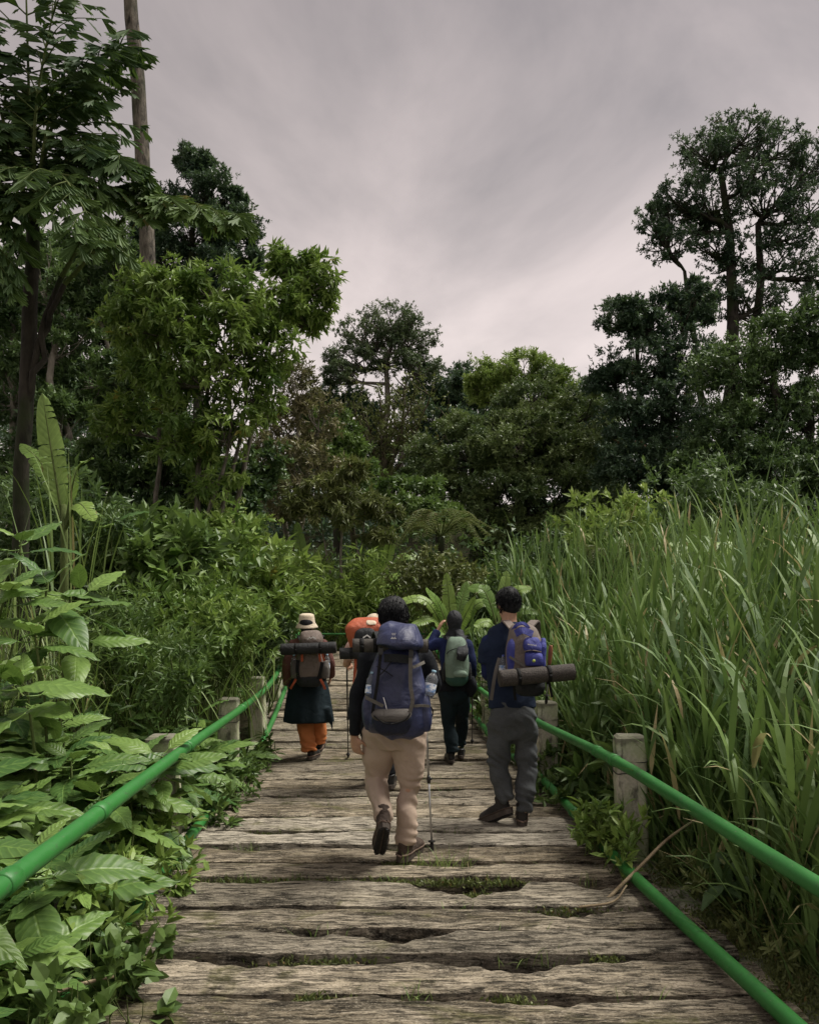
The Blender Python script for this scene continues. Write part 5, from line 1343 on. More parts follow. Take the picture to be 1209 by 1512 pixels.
def pole(label, grip, tip, upper=POLEB, lower=ALU, ring=None, gripm=POLEB):
    grip = pt(grip); tip = pt(tip)
    root = thing('trekking_pole', label, 'pole', tuple(tip))
    g = grip - tip; u = norm(g)
    L = np.linalg.norm(g)
    one('shaft', [loft([u * 0.05, u * L * 0.45], [.0055, .0065], seg=10), loft([u * L * 0.42, u * (L - 0.1)], [.008, .008], seg=10)], lower, root)
    one('lock', [loft([u * (L * 0.43 - .03), u * (L * .43 - .01), u * (L * 0.43 + .02)], [.010, .013, .010], n=6, seg=10), ellip(u * L * .43 + np.array([.012, 0, 0]), .011, 8, 6)], POLEB, root)
    one('tip', [loft([(0, 0, 0), u * 0.015, u * 0.055], [.006, .011, .011], seg=10), lathe([(.0, .058), (.022, .060), (.022, .066), (.0, .068)], (0, 0, 0), u, 14)], RUBBER, root)
    one('grip', [loft([u * (L - 0.12), u * (L - .06), u * (L - .01), u * (L + 0.02)], [.012, .015, .016, .010], n=10, seg=10)], gripm, root)
    return root
def bottle(label, bottom, top, D, cap=CAPB):
    bottom = pt(bottom); top = pt(top)
    ax = top - bottom; H = np.linalg.norm(ax); u = ax / H; R = D / 2
    root = thing('water_bottle', label, 'bottle', tuple(bottom))
    pr = [(0.0, 0.0), (R * .8, .002), (R * .95, .02 * 1), (R * .97, H * .12), (R * .90, H * .16), (R * .97, H * .20), (R * .97, H * .34), (R * .90, H * .52), (R * .98, H * .60), (R * .9, H * .72), (R * .62, H * .82), (R * .34, H * .90), (R * .32, H * .95)]
    one('body', [lathe(pr, (0, 0, 0), u, 24)], PET, root)
    one('label', [lathe([(R * .985, H * .19), (R * .99, H * .21), (R * .985, H * .36), (R * .96, H * .50)], (0, 0, 0), u, 24)], BLABEL, root)
    one('cap', [lathe([(R * .36, H * .92), (R * .38, H * .93), (R * .38, H * .99), (R * .30, H), (0, H)], (0, 0, 0), u, 16)], cap, root)
    return root
def mat_roll(label, a, b, R, mat, bands=(0.25, 0.75), bandm=STRAPB, group=None):
    a = pt(a); b = pt(b); c = (a + b) / 2
    root = thing('sleeping_mat', label, 'mat', tuple(c))
    d = norm(b - a); up_ = np.array([0, 0, 1.0]); s = norm(np.cross(d, up_)); up_ = np.cross(s, d)
    H = np.linalg.norm(b - a) / 2
    g = loft([-d * H, -d * (H - .004), d * (H - .004), d * H], [R * .95, R, R, R * .95], seg=28)
    P = catmull([-d * H, -d * H * .3, d * H * .3, d * H], 40); Rr = R * (1 + 0.02 * np.sin(np.linspace(0, 9, 40)))
    for f in bands: Rr = Rr * (1 - 0.07 * np.exp(-((np.linspace(0, 1, 40) - f) / 0.035) ** 2))
    one('roll', [loft(P, list(Rr), seg=26, mod=lambda t_, th: 1 + 0.02 * np.cos(th - 0.8) + 0.0 * t_)], mat, root)
    th = np.linspace(0, 2 * math.pi * 4.2, 110)
    for e in (-1, 1):                                   # the rolled-up layers seen at the ends
        q = R * (0.12 + 0.85 * th / th[-1])
        sp = e * d * (H + 0.002) + (np.cos(th) * q)[:, None] * s + (np.sin(th) * q)[:, None] * up_
        one('layers', [ribbon(sp, 0.008, 0.002, d)], GREYFOAM, root)
    for f in bands:
        c0 = -d * H + 2 * H * f * d; t2 = np.linspace(0, 2 * math.pi, 25)
        ring = c0 + R * 0.965 * (np.cos(t2)[:, None] * s + np.sin(t2)[:, None] * up_)
        N = np.cos(t2)[:, None] * s + np.sin(t2)[:, None] * up_
        one('band', [ribbon(ring, 0.024, 0.004, N)], bandm, root)
    return root
def torso(pel, waist, chest, neck, w, d):
    """shirt trunk with sloping shoulders"""
    sh = pt(chest) * 0.25 + pt(neck) * 0.75
    return loft([pel, waist, chest, sh, pt(neck)], [(w * .92, d), (w * .88, d * .95), (w, d * 1.05), (w * .84, d * .85), (.060, .062)], n=22, seg=24, power=2.4)
def arm(s, e, w, r0=.062, r1=.050, r2=.036):
    s = pt(s); s = s + norm(s - pt(e)) * r0 * .55
    return loft([s, s + norm(pt(e) - s) * r0 * .35, s + norm(pt(e) - s) * r0, (pt(s) + pt(e)) / 2, e, (pt(e) + pt(w)) / 2, w], [r0 * .35, r0 * .8, r0, r0 * .95, r1, r1 * .9, r2], n=22, seg=14, ref=(0.2, 1, 0.1))
def leg(h, k, a, r):
    return loft([h, pt(h) * .5 + pt(k) * .5, k, pt(k) * .5 + pt(a) * .5, a], r, n=22, seg=18, ref=(1, 0.05, 0.02))

# ================================================================== front hiker: khaki trousers, big navy pack
D1 = 5.08
base = at(592, 1270, D1); base.z = 0.0
base = np.array(base)
person1 = thing('person', 'dark-haired hiker in black top and khaki trousers stepping off with one boot sole up', 'person', tuple(base))
L1 = lambda x, y, dy=0.0: atn(x, y, D1 + dy) - base
pel, che, nek = L1(583, 1058), L1(585, 985, .02), L1(584, 940, .06)
wai = pel * .5 + che * .5
hl, kl, al = L1(561, 1078), L1(554, 1150, .17), L1(566, 1206, -.18)
hr, kr, ar = L1(605, 1078), L1(603, 1166, .03), L1(597, 1248, .0)
sl, el, wl_ = L1(545, 966, .0), L1(528, 1025, -.02), L1(523, 1086, .0)
sr, er, wr_ = L1(626, 966, .0), L1(641, 1012, .0), L1(629, 1022, .25)
hg, HL, HR = head(L1(581, 912, .10), (0.05, 1, -0.12), 1.03)
body = [torso(pel, wai, che, nek, .15, .095), loft([nek - (0, 0, .06), nek + (0, 0.01, .03), HL((0, -.02, -.04))], [.06, .056, .056], n=8)]
body += hg + [arm(sl, el, wl_, .05, .04, .027), arm(sr, er, wr_, .05, .04, .027), leg(hl, kl, al, [.066, .056, .04, .038, .034]), leg(hr, kr, ar, [.066, .056, .04, .038, .034])]
body += hand(wl_, (0.10, 0.15, -1), (0.55, 0.75, 0.05), 0.75, 1) + hand(wr_, (-0.2, 1, -0.1), (-1, -.1, 0), 1.3, -1)
solid('body', body, SKIN, person1, 0.009, 3)
face_bits(person1, HL, HR, 1.03)
short_hair(person1, HL, HR, 11, 1.03, 0.006)
solid('shirt', [torso(pel - (0, 0, .04), wai, che, nek + (0, 0, .005), .19, .12), arm(sl, el, wl_, .062, .049, .038), arm(sr, er, wr_, .062, .049, .038)], BLACKCLOTH, person1, 0.011, 5, disp=wr(5, 0.004, (18, 18, 30)))
solid('trousers', [loft([pel + (0, 0, .09), pel, pel - (0, 0, .12), pel - (0, 0, .2)], [(.165, .12), (.182, .135), (.175, .13), (.10, .10)], n=14, seg=24, power=2.6),
                   leg(hl, kl, al + (0, 0, -.0), [.104, .095, .074, .070, .055]), leg(hr, kr, ar, [.106, .096, .073, .068, .060])], KHAKI, person1, 0.010, 5,
      disp=folds(6, 0.014, [(0.10, .08, 1.0), (0.22, .06, .5), (0.46, .07, .7), (0.74, .05, .6), (.36, .05, .6)], 0.009))
tv_, uv_ = norm((-.13, .70, -.70)), norm((-.03, .70, .71))
boot(person1, boot_M(al - 0.04 * tv_ - 0.10 * uv_ + np.array([0, 0, -.01]), tv_, uv_), BOOTB, 1.0, 0.17, True, BOOTT)
boot(person1, boot_M(L1(593, 1263, -.04) * np.array([1, 1, 0]), (0.38, 0.92, 0), (0, 0, 1)), BOOTB, 1.05, 0.14, False, BOOTT)
pole('telescopic trekking pole planted beside the khaki-trousered leg', L1(626, 1010, .25) + base, np.array(at(638, 1257, 5.281)))
# --- pack
pk = L1(586, 1000, -.27) + base; pk0 = pk * np.array([1, 1, 0]) + np.array([0, 0, L1(0, 1090, -.27)[2]])
pack1 = thing('backpack', 'big navy trekking backpack with bulging lid and grey bottom pocket', 'backpack', tuple(pk0))
Q = lambda x, y, dy=0.0: atn(x, y, D1 - .27 + dy) - pk0
def stack(rows, dy=0.0, n=26, power=3.2, QQ=None):
    QQ = QQ or Q
    P = [QQ(x, y, dy + o) for x, y, hw, hd, o in rows]
    return loft(P, [(hw, hd) for _, _, hw, hd, _ in rows], n=n, seg=32, power=power, T=(0, 0, -1.0))
k249 = 1 / 249.0
crease = Wob(71, 1.0, 12); crease2 = Wob(72, 1.0, 10)
def pack_wr(V):
    return 0.004 * crease(V * np.array([22, 22, 11])) + 0.015 * (0.5 - np.abs(crease2(V @ np.array([[14, 5, 18], [0, 10, 0], [-12, 4, 14]]).T)))
bodyp = solid('main_bag', [stack([(587, 950, 24 * k249, .06, .05), (587, 960, 31 * k249, .09, .03), (586, 985, 37 * k249, .13, 0), (585, 1018, 43 * k249, .15, 0), (585, 1045, 47 * k249, .155, 0), (585, 1066, 47 * k249, .15, 0), (585, 1082, 38 * k249, .12, .01), (585, 1089, 24 * k249, .08, .02)])], NAVYPACK, pack1, 0.010, 4, disp=pack_wr)
lidp = solid('lid', [stack([(586, 919, 14 * k249, .06, .02), (586, 923, 26 * k249, .11, 0), (587, 934, 31 * k249, .155, -.03), (588, 947, 35 * k249, .175, -.05), (588, 955, 34 * k249, .17, -.055), (588, 958, 27 * k249, .14, -.05)])], NAVYPACK, pack1, 0.009, 4, disp=pack_wr)
one('emblem', [ribbon([Q(581 + 3.2 * math.cos(a), 939 - 3.4 * math.sin(a), -.232) for a in np.linspace(-2.6, -0.5, 8)], .004, .003, (0, -1, 0)), ribbon([Q(578.5, 935, -.232), Q(579.5, 938, -.232), Q(581, 935, -.232)], .004, .003, (0, -1, 0)), ribbon([Q(581, 935, -.232), Q(582.5, 938, -.232), Q(584, 935, -.232)], .004, .003, (0, -1, 0)), ribbon([Q(577, 943, -.232), Q(585, 943, -.232)], .004, .003, (0, -1, 0))], WHITEP, lidp, False)
pocket = solid('bottom_pocket', [stack([(578, 1049, 24 * k249, .035, -.145), (578, 1058, 29 * k249, .06, -.14), (578, 1070, 28 * k249, .06, -.13), (579, 1081, 22 * k249, .05, -.11), (579, 1086, 14 * k249, .03, -.10)])], NAVYDARK, pack1, 0.008, 4, disp=wr(9, .003, (24, 24, 24)))
solid('pocket_flap', [stack([(578, 1047, 25 * k249, .032, -.150), (578, 1054, 28.5 * k249, .054, -.151), (578, 1061, 26 * k249, .062, -.148), (578, 1065, 18 * k249, .060, -.145)])], GREYPANEL, pocket, 0.007, 3, disp=wr(10, .002, (24, 24, 24)))
one('zip', [loft([Q(552, 1057, -.21), Q(565, 1067, -.222), Q(580, 1069, -.224), Q(598, 1063, -.218), Q(606, 1053, -.21)], [.0045] * 5, n=18, seg=6)], STRAPB, pocket)
for x, hw in ((544, 1), (627, 1)):
    solid('side_pocket', [stack([(x + 1, 1026, 6 * k249, .04, -.05), (x, 1040, 9 * k249, .07, -.05), (x, 1062, 10 * k249, .08, -.04), (x, 1078, 7 * k249, .05, -.03)])], NAVYPACK, pack1, 0.009, 4, disp=pack_wr)
one('strap', [ribbon([Q(563, 955, -.155), Q(561, 975, -.155), Q(557, 1010, -.165), Q(552, 1040, -.172), Q(550, 1054, -.17)], .018, .005, (0, -1, 0), 16)], STRAPB, pack1, False)
one('strap', [ribbon([Q(607, 955, -.155), Q(606, 975, -.155), Q(606, 1010, -.168), Q(609, 1035, -.178), Q(605, 1052, -.178)], .022, .005, (0, -1, 0), 16)], STRAPG, pack1, False)
one('strap', [ribbon([Q(540, 1030, -.15), Q(552, 1036, -.175), Q(566, 1043, -.178)], .020, .004, (0, -1, 0), 9)], STRAPG, pack1, False)
one('strap', [ribbon([Q(611, 1043, -.165), Q(622, 1042, -.155), Q(634, 1043, -.12)], .016, .004, (0, -1, 0), 9)], STRAPG, pack1, False)
one('strap', [ribbon([Q(609, 986, -.14), Q(618, 982, -.12), Q(626, 978, -.06)], .018, .004, (0, -1, 0), 9)], STRAPG, pack1, False)
for a, b in (((562, 958), 0), ((607, 962), 0)):
    one('buckle', [box(Q(a[0], a[1] + 4, -.162), (.026, .012, .036))], BUCKLE, pack1, False)
one('chest_band', [ribbon([Q(567, 972, -.142), Q(585, 972, -.152), Q(604, 974, -.142)], .048, .004, (0, -1, 0), 9)], BLACKPACK, pack1, False)
one('cord', [loft([Q(556, 984, -.15), Q(570, 992, -.165), Q(580, 999, -.17)], [.003] * 3, n=8, seg=5), loft([Q(557, 1000, -.155), Q(568, 990, -.165), Q(578, 976, -.155)], [.003] * 3, n=8, seg=5)], WHITEP if False else STRAPB, pack1)
one('piping', [loft([Q(566, 1030, -.172), Q(569, 1040, -.175), Q(571, 1049, -.176)], [.0025] * 3, n=6, seg=5)], WHITEP, pack1)
for x0, s in ((562, -1), (607, 1)):
    one('shoulder_strap', [ribbon([Q(x0, 945, .10), Q(x0 + 4 * s, 935, .20), Q(x0 + 8 * s, 945, .36), Q(x0 + 8 * s, 985, .42), Q(x0 + 16 * s, 1020, .30), Q(x0 + 18 * s, 1035, .12)], .05, .012, [(0, -1, .3), (0, -.5, 1), (0, .7, .7), (0, 1, 0), (s, .3, 0), (s, 0, 0)], 20)], BLACKPACK, pack1, False)
th = np.linspace(-0.4, math.pi + 0.4, 20)
one('hip_belt', [ribbon(np.stack([.20 * np.cos(th), .30 + .155 * np.sin(th), np.full(20, Q(0, 1062)[2])], -1), .06, .012, np.stack([np.cos(th), np.sin(th), 0 * th], -1))], BLACKPACK, pack1, False)
one('hanging_strap', [ribbon([Q(636, 1044, -.1), Q(639, 1050, -.1), Q(638, 1058, -.1)], .008, .003, (0, -1, 0), 6)], STRAPB, pack1, False)
mat_roll('grey rolled sleeping mat strapped under the lid of the navy pack', L1(521, 953, -.29) + base, L1(631, 954, -.27) + base, .040, GREYFOAM, (.12, .30, .86))
bottle('water bottle with pale blue cap leaning out on the pole side of the navy pack', L1(631, 1030, -.33) + base, L1(641, 990, -.30) + base, .075)
bottle('water bottle with pale blue cap upright on the hanging-hand side of the navy pack', L1(545, 1032, -.36) + base, L1(550, 992, -.34) + base, .060)

# ================================================================== hiker with grey trousers, violet pack
D4 = 5.98
base = at(757, 1218, D4); base.z = 0; base = np.array(base)
person4 = thing('person', 'hiker in navy shirt and grey melange trousers looking down beside the reeds', 'person', tuple(base))
L4 = lambda x, y, dy=0.0: atn(x, y, D4 + dy) - base
pel, che, nek = L4(756, 1052), L4(754, 975, .02), L4(752, 921, .03)
wai = pel * .5 + che * .5
hl, kl, al = L4(740, 1068), L4(735, 1126, .03), L4(747, 1184, -.02)
hr, kr, ar = L4(774, 1068), L4(779, 1130, .02), L4(773, 1200, -.03)
sl, el, wl_ = L4(722, 943, .02), L4(720, 995, .03), L4(738, 1003, .28)
sr, er, wr_ = L4(785, 945, .02), L4(792, 995, .05), L4(772, 1003, .30)
hg, HL, HR = head(L4(749, 893, .06), (-0.42, 1, -0.42), 1.0)
body = [torso(pel, wai, che, nek, .15, .095), loft([nek - (0, 0, .06), nek + (0, 0.01, .03), HL((0, -.03, -.03))], [.062, .056, .054], n=8)] + hg
body += [arm(sl, el, wl_, .05, .04, .027), arm(sr, er, wr_, .05, .04, .027), leg(hl, kl, al, [.066, .056, .04, .038, .034]), leg(hr, kr, ar, [.066, .056, .04, .038, .034])]
body += hand(wl_, (0.5, .8, 0.1), (0.3, -.2, -1), 0.9, 1) + hand(wr_, (-0.5, .8, 0.1), (-.3, -.2, -1), 0.9, -1)
solid('body', body, SKIN, person4, 0.010, 3)
face_bits(person4, HL, HR)
short_hair(person4, HL, HR, 21, 1.0, 0.004, low=-0.03)
solid('undershirt', [arm(sl, el, wl_, .058, .052, .040), arm(sr, er, wr_, .058, .052, .040), torso(wai, wai * .5 + che * .5, che, nek, .14, .09)], INKBLUE, person4, 0.011, 4, disp=wr(25, .003, (24, 24, 40)))
slm, srm = sl * .30 + el * .70, sr * .30 + er * .70
solid('shirt', [torso(pel + (0, 0, .03), wai, che, nek + (0, 0, .012), .195, .125), loft([sl + (.02, 0, .0), sl * .6 + slm * .4, slm], [.068, .076, .078], n=10, seg=16, ref=(.2, 1, .1)), loft([sr - (.02, 0, 0), sr * .6 + srm * .4, srm], [.068, .074, .076], n=10, seg=16, ref=(.2, 1, .1))],
      NAVYSHIRT, person4, 0.011, 5, disp=wr(26, .004, (14, 14, 22)))
solid('trousers', [loft([pel + (0, 0, .09), pel, pel - (0, 0, .13), pel - (0, 0, .2)], [(.15, .115), (.168, .13), (.16, .13), (.09, .09)], n=14, seg=24, power=2.6),
                   leg(hl, kl, al, [.095, .09, .073, .066, .050]), leg(hr, kr, ar + (0, 0, .01), [.095, .092, .076, .070, .054])], GREYMEL, person4, 0.011, 5,
      disp=folds(27, .013, [(.16, .08, 1.0), (.48, .08, .8), (.76, .05, .5)], .008))
boot(person4, boot_M(L4(753, 1196, -.05) - np.array([0, 0, .03]), (-.62, .62, -.42), (-.25, .4, .9)), BOOTG, 1.0, 0.15, True, BOOTB)
boot(person4, boot_M(L4(771, 1221, -.05) * np.array([1, 1, 0]), (.12, .99, 0), (0, 0, 1)), BOOTG, 1.0, 0.16, False, BOOTT)
p0 = L4(776, 1027, -.24) + base
pack4 = thing('backpack', 'taupe and violet-blue daypack with zipped front pockets and loop handle', 'backpack', tuple(p0))
Q4 = lambda x, y, dy=0.0: atn(x, y, D4 - .24 + dy) - p0
k2 = 1 / 209.0
S4 = lambda rows, **k: stack(rows, QQ=Q4, **k)
solid('main_bag', [S4([(770, 922, 12 * k2, .05, .04), (772, 928, 20 * k2, .08, .02), (774, 945, 25 * k2, .10, 0), (775, 965, 28 * k2, .115, 0), (776, 990, 28 * k2, .12, 0), (777, 1004, 26 * k2, .11, 0)])], TAUPE, pack4, .009, 4, disp=wr(41, .004, (26, 26, 16)))
solid('base_bag', [S4([(780, 1004, 24 * k2, .09, 0), (781, 1014, 23 * k2, .10, 0), (782, 1024, 19 * k2, .08, 0), (782, 1028, 12 * k2, .05, 0)])], BLACKPACK, pack4, .010, 4)
f1 = solid('front_pocket', [S4([(785, 941, 8 * k2, .02, -.10), (785, 946, 12 * k2, .045, -.10), (786, 955, 13.5 * k2, .055, -.11), (787, 962, 12.5 * k2, .05, -.115)])], VIOLET, pack4, .007, 3, disp=wr(42, .002, (30, 30, 30)))
f2 = solid('front_pocket', [S4([(787, 963, 11 * k2, .04, -.12), (788, 968, 13 * k2, .06, -.12), (788, 977, 13 * k2, .06, -.12), (788, 983, 12 * k2, .045, -.12)])], VIOLET, pack4, .007, 3, disp=wr(43, .002, (30, 30, 30)))
one('zip', [loft([Q4(774, 962, -.15), Q4(786, 960.5, -.178), Q4(799, 963, -.15)], [.004] * 3, n=10, seg=6)], TAUPE, f2)
for k in range(7):                                     # small printed word, too fine to read in the photograph
    one('print', [box(Q4(779.5 + 1.9 * k, 951.5 + .25 * k + (0.3 if k % 2 else 0), -.168), (.0062, .003, .006 if k % 3 else .0085))], WHITEP, f1, False)
one('badge', [lathe([(0, 0), (.011, 0), (.011, .004), (0, .005)], Q4(788, 976, -.182), (0, -1, 0), 16)], plain_mat('lime_badge', (0.45, 0.55, 0.10), .5), f2)
for x, w in ((755, .030), (800, .026)):
    solid('side_panel', [S4([(x + 2, 942, w * .5, .03, -.045), (x, 955, w, .055, -.05), (x - .5, 975, w, .06, -.05), (x, 990, w * .8, .05, -.05)])], VIOLET, pack4, .008, 3, disp=wr(44, .002, (30, 30, 30)))
one('handle', [ribbon([Q4(757, 931, -.03), Q4(762, 924, -.05), Q4(770, 921, -.055), Q4(777, 924, -.05), Q4(782, 932, -.04)], .022, .012, (0, -1, .4), 14)], VIOLET, pack4, False)
one('top_gusset', [ribbon([Q4(761, 936, -.10), Q4(772, 931, -.12), Q4(786, 937, -.11)], .05, .006, (0, -1, .4), 10)], VIOLET, pack4, False)
for a, s in ((758, -1), (778, 1)):
    one('shoulder_strap', [ribbon([Q4(a, 930, .03), Q4(a + 8 * s, 921, .14), Q4(a + 13 * s, 919, .25), Q4(a + 15 * s, 935, .38), Q4(a + 16 * s, 970, .40), Q4(a + 22 * s, 1000, .22), Q4(a + 10 * s, 1006, .05)], .058, .012, [(0, -.6, 1), (0, -.3, 1), (0, 0, 1), (0, .8, .6), (0, 1, 0), (s, .3, 0), (s, -.5, 0)], 22)], TAUPE, pack4, False)
one('hanging_strap', [ribbon([Q4(737, 972, .06), Q4(731, 995, 0), Q4(727, 1020, -.03), Q4(725, 1034, -.03)], .024, .004, (-.2, -1, 0), 10)], STRAPG, pack4, False)
one('hanging_strap', [ribbon([Q4(810, 1005, -.12), Q4(812, 1015, -.10), Q4(815, 1030, -.1)], .018, .004, (0, -1, 0), 8)], STRAPB, pack4, False)
one('hanging_strap', [ribbon([Q4(759, 1005, -.12), Q4(759, 1018, -.12), Q4(761, 1034, -.1)], .018, .004, (0, -1, 0), 8)], STRAPB, pack4, False)
one('compression_strap', [ribbon([Q4(752, 970, -.11), Q4(765, 978, -.135), Q4(775, 984, -.15)], .018, .005, (0, -1, 0), 8)], STRAPG, pack4, False)
mat_roll('dimpled brown-black rolled mat lying across the daypack of the grey-trousered hiker', L4(737, 1002, -.46) + base, L4(846, 992, -.40) + base, .057, DIMPLE, (.25, .66), STRAPB)
bottle('small water bottle with violet-blue cap in the side pocket of the daypack', L4(741, 998, -.20) + base, L4(743, 967, -.20) + base, .052, CAPV)
pole('folded trekking pole with brown grip stowed upright on the daypack', L4(813, 957, -.26) + base, L4(806, 1040, -.24) + base, gripm=CORK)

# ================================================================== hat wearer with orange trousers
D2 = 8.91
base = at(456, 1121, D2); base.z = 0; base = np.array(base)
person2 = thing('person', 'hiker in cream bucket hat and orange trousers with dark jacket tied at waist', 'person', tuple(base))
L2 = lambda x, y, dy=0.0: atn(x, y, D2 + dy) - base
pel, che, nek = L2(455, 1012), L2(454, 968, .02), L2(454, 937, .04)
wai = pel * .5 + che * .5
hl, kl, al = L2(446, 1020), L2(450, 1065, .05), L2(456, 1110, -.02)
hr, kr, ar = L2(465, 1020), L2(471, 1058, .22), L2(471, 1096, .30)
sl, el, wl_ = L2(434, 949, .02), L2(425, 980, -.02), L2(425, 1010, .08)
sr, er, wr_ = L2(475, 949, .02), L2(487, 978, -.0), L2(488, 998, .16)
hg, HL, HR = head(L2(453, 924, .06), (0, 1, -.15), .98)
body = [torso(pel, wai, che, nek, .13, .085), loft([nek - (0, 0, .05), nek + (0, 0.01, .03), HL((0, -.02, -.03))], [.055, .05, .05], n=8)] + hg
body += [arm(sl, el, wl_, .045, .036, .025), arm(sr, er, wr_, .045, .036, .025), leg(hl, kl, al, [.066, .056, .04, .036, .033]), leg(hr, kr, ar, [.066, .056, .04, .036, .033])]
body += hand(wl_, (0.05, .25, -1), (1, .1, 0), .6, 1, .92) + hand(wr_, (-.1, .6, -.8), (-1, 0, 0), .6, -1, .92)
solid('body', body, SKIN, person2, 0.012, 3)
face_bits(person2, HL, HR, .98)
solid('hair', [ellip(HL((0, -.02, .02)), (.086, .094, .09), 18, 12, HR), ellip(HL((0, -.05, -.05)), (.062, .045, .075), 14, 10, HR)], HAIR, person2, .010, 3)
solid('shirt', [torso(pel, wai, che, nek, .165, .11), arm(sl, el, wl_, .066, .062, .058), arm(sr, er, wr_, .066, .060, .054)], MAROON, person2, .012, 5, disp=wr(31, .004, (16, 16, 26)))
hc = HL((0, -.01, .035))
hat = one('bucket_hat', [lathe([(.0, .098), (.055, .097), (.078, .088), (.084, .07), (.092, .0), (.094, -.004), (.118, -.040), (.126, -.055), (.122, -.056), (.112, -.040), (.088, -.004), (.086, .0)], hc, norm((0, -.12, 1)), 32)], CREAM, person2)
one('brim_stitching', [lathe([(.0945, -.005), (.0965, -.006), (.0965, -.010), (.0955, -.011)], hc, norm((0, -.12, 1)), 32)], GREYPANEL, hat)
w31 = Wob(33, 1.0, 8, 1)
solid('tied_jacket', [loft([pel + (0, 0, .09), pel + (0, 0, .02), L2(455, 1040), L2(455, 1066)], [(.16, .125), (.20, .155), (.245, .185), (.275, .205)], n=22, seg=40, mod=lambda t_, th: 1 + 0.06 * t_ * np.sin(th * 7 + 1) + .03 * t_ * np.sin(th * 12)),
                      loft([L2(482, 1045, -.1), L2(488, 1062, -.12), L2(491, 1080, -.12)], [(.05, .03), (.035, .02), (.008, .006)], n=10, seg=10)], TEALBLACK, person2, .012, 4, disp=wr(34, .005, (18, 18, 7)))
solid('trousers', [loft([pel, pel - (0, 0, .12), pel - (0, 0, .2)], [(.17, .13), (.165, .13), (.09, .09)], n=10, seg=20), leg(hl, kl, al, [.10, .098, .095, .09, .082]), leg(hr, kr, ar, [.10, .098, .09, .085, .078])], ORANGEC, person2, .012, 5,
      disp=folds(35, .012, [(.14, .10, 1.0), (.45, .08, .5)], .005))
boot(person2, boot_M(L2(457, 1121, -.05) * np.array([1, 1, 0]), (.25, .97, 0), (0, 0, 1)), BOOTK, .92, .10, False, BOOTT, 'shoe')
boot(person2, boot_M(ar + np.array([0, -.03, -.11]), (.1, .95, .25), (0, -.25, .95)), BOOTK, .92, .10, False, BOOTT, 'shoe')
p0 = L2(457, 1012, -.22) + base
pack2 = thing('backpack', 'grey-brown trekking pack with orange straps on the hat wearer', 'backpack', tuple(p0))
Q2 = lambda x, y, dy=0.0: atn(x, y, D2 - .22 + dy) - p0
k3 = 1 / 138.0
S2 = lambda rows, **k: stack(rows, QQ=Q2, **k)
solid('main_bag', [S2([(459, 945, 15 * k3, .08, 0), (459, 955, 18 * k3, .11, 0), (459, 975, 20 * k3, .12, 0), (458, 992, 21 * k3, .125, 0), (457, 1001, 18 * k3, .11, 0)])], BROWNPACK, pack2, .011, 4, disp=wr(51, .005, (22, 22, 14)))
lid2 = solid('lid', [S2([(459, 931, 8 * k3, .05, 0), (459, 934, 14 * k3, .10, 0), (460, 943, 16.5 * k3, .13, -.02), (460, 950, 16 * k3, .125, -.02), (460, 953, 11 * k3, .09, -.02)])], BROWNPACK, pack2, .010, 4, disp=wr(52, .004, (22, 22, 18)))
one('emblem', [ribbon([Q2(454, 944.5, -.155), Q2(457, 941, -.158), Q2(459, 943, -.16), Q2(462, 940.5, -.16), Q2(466, 944, -.155)], .012, .004, (0, -1, .1))], WHITEP, lid2, False)
solid('base_bag', [S2([(457, 998, 20 * k3, .115, 0), (457, 1007, 19 * k3, .11, 0), (457, 1014, 14 * k3, .08, 0)])], BLACKPACK, pack2, .011, 4)
for x in (436, 480):
    solid('side_pocket', [S2([(x, 975, 5 * k3, .05, -.02), (x, 988, 7 * k3, .08, -.02), (x, 1002, 6 * k3, .07, -.02)])], GREYPANEL, pack2, .010, 4)
for pts in ([(447, 950, -.14), (446, 965, -.155), (446, 977, -.14)], [(474, 950, -.14), (476, 965, -.155), (479, 976, -.13)], [(437, 1003, -.10), (433, 1010, -.10), (429, 1017, -.06)], [(473, 1003, -.12), (477, 1010, -.12), (480, 1018, -.10)], [(471, 956, -.16), (472, 968, -.14), (473, 977, -.13)]):
    one('strap', [ribbon([Q2(*p) for p in pts], .024, .005, (0, -1, 0), 8)], STRAPO, pack2, False)
for pts in ([(440, 975, -.12), (439, 990, -.125), (441, 1003, -.12)], [(476, 978, -.12), (473, 992, -.13), (470, 1003, -.12)]):
    one('strap', [ribbon([Q2(*p) for p in pts], .035, .005, (0, -1, 0), 8)], STRAPB, pack2, False)
for a, s in ((447, -1), (470, 1)):
    one('shoulder_strap', [ribbon([Q2(a, 948, .08), Q2(a + 5 * s, 940, .18), Q2(a + 6 * s, 945, .34), Q2(a + 6 * s, 970, .38), Q2(a + 10 * s, 995, .24), Q2(a + 10 * s, 1002, .06)], .05, .012, [(0, -1, .3), (0, -.3, 1), (0, .7, .7), (0, 1, 0), (s, .3, 0), (s, 0, 0)], 18)], BLACKPACK, pack2, False)
mat_roll('black rolled sleeping mat strapped across the grey-brown pack', L2(415, 959, -.40) + base, L2(496, 956, -.38) + base, .060, FOAM, (.27, .72), STRAPB)
bottle('water bottle half hidden in the left side pocket of the grey-brown pack', L2(433, 990, -.24) + base, L2(434, 967, -.24) + base, .062)
bottle('water bottle half hidden in the right side pocket of the grey-brown pack', L2(483, 992, -.24) + base, L2(483, 966, -.24) + base, .062)

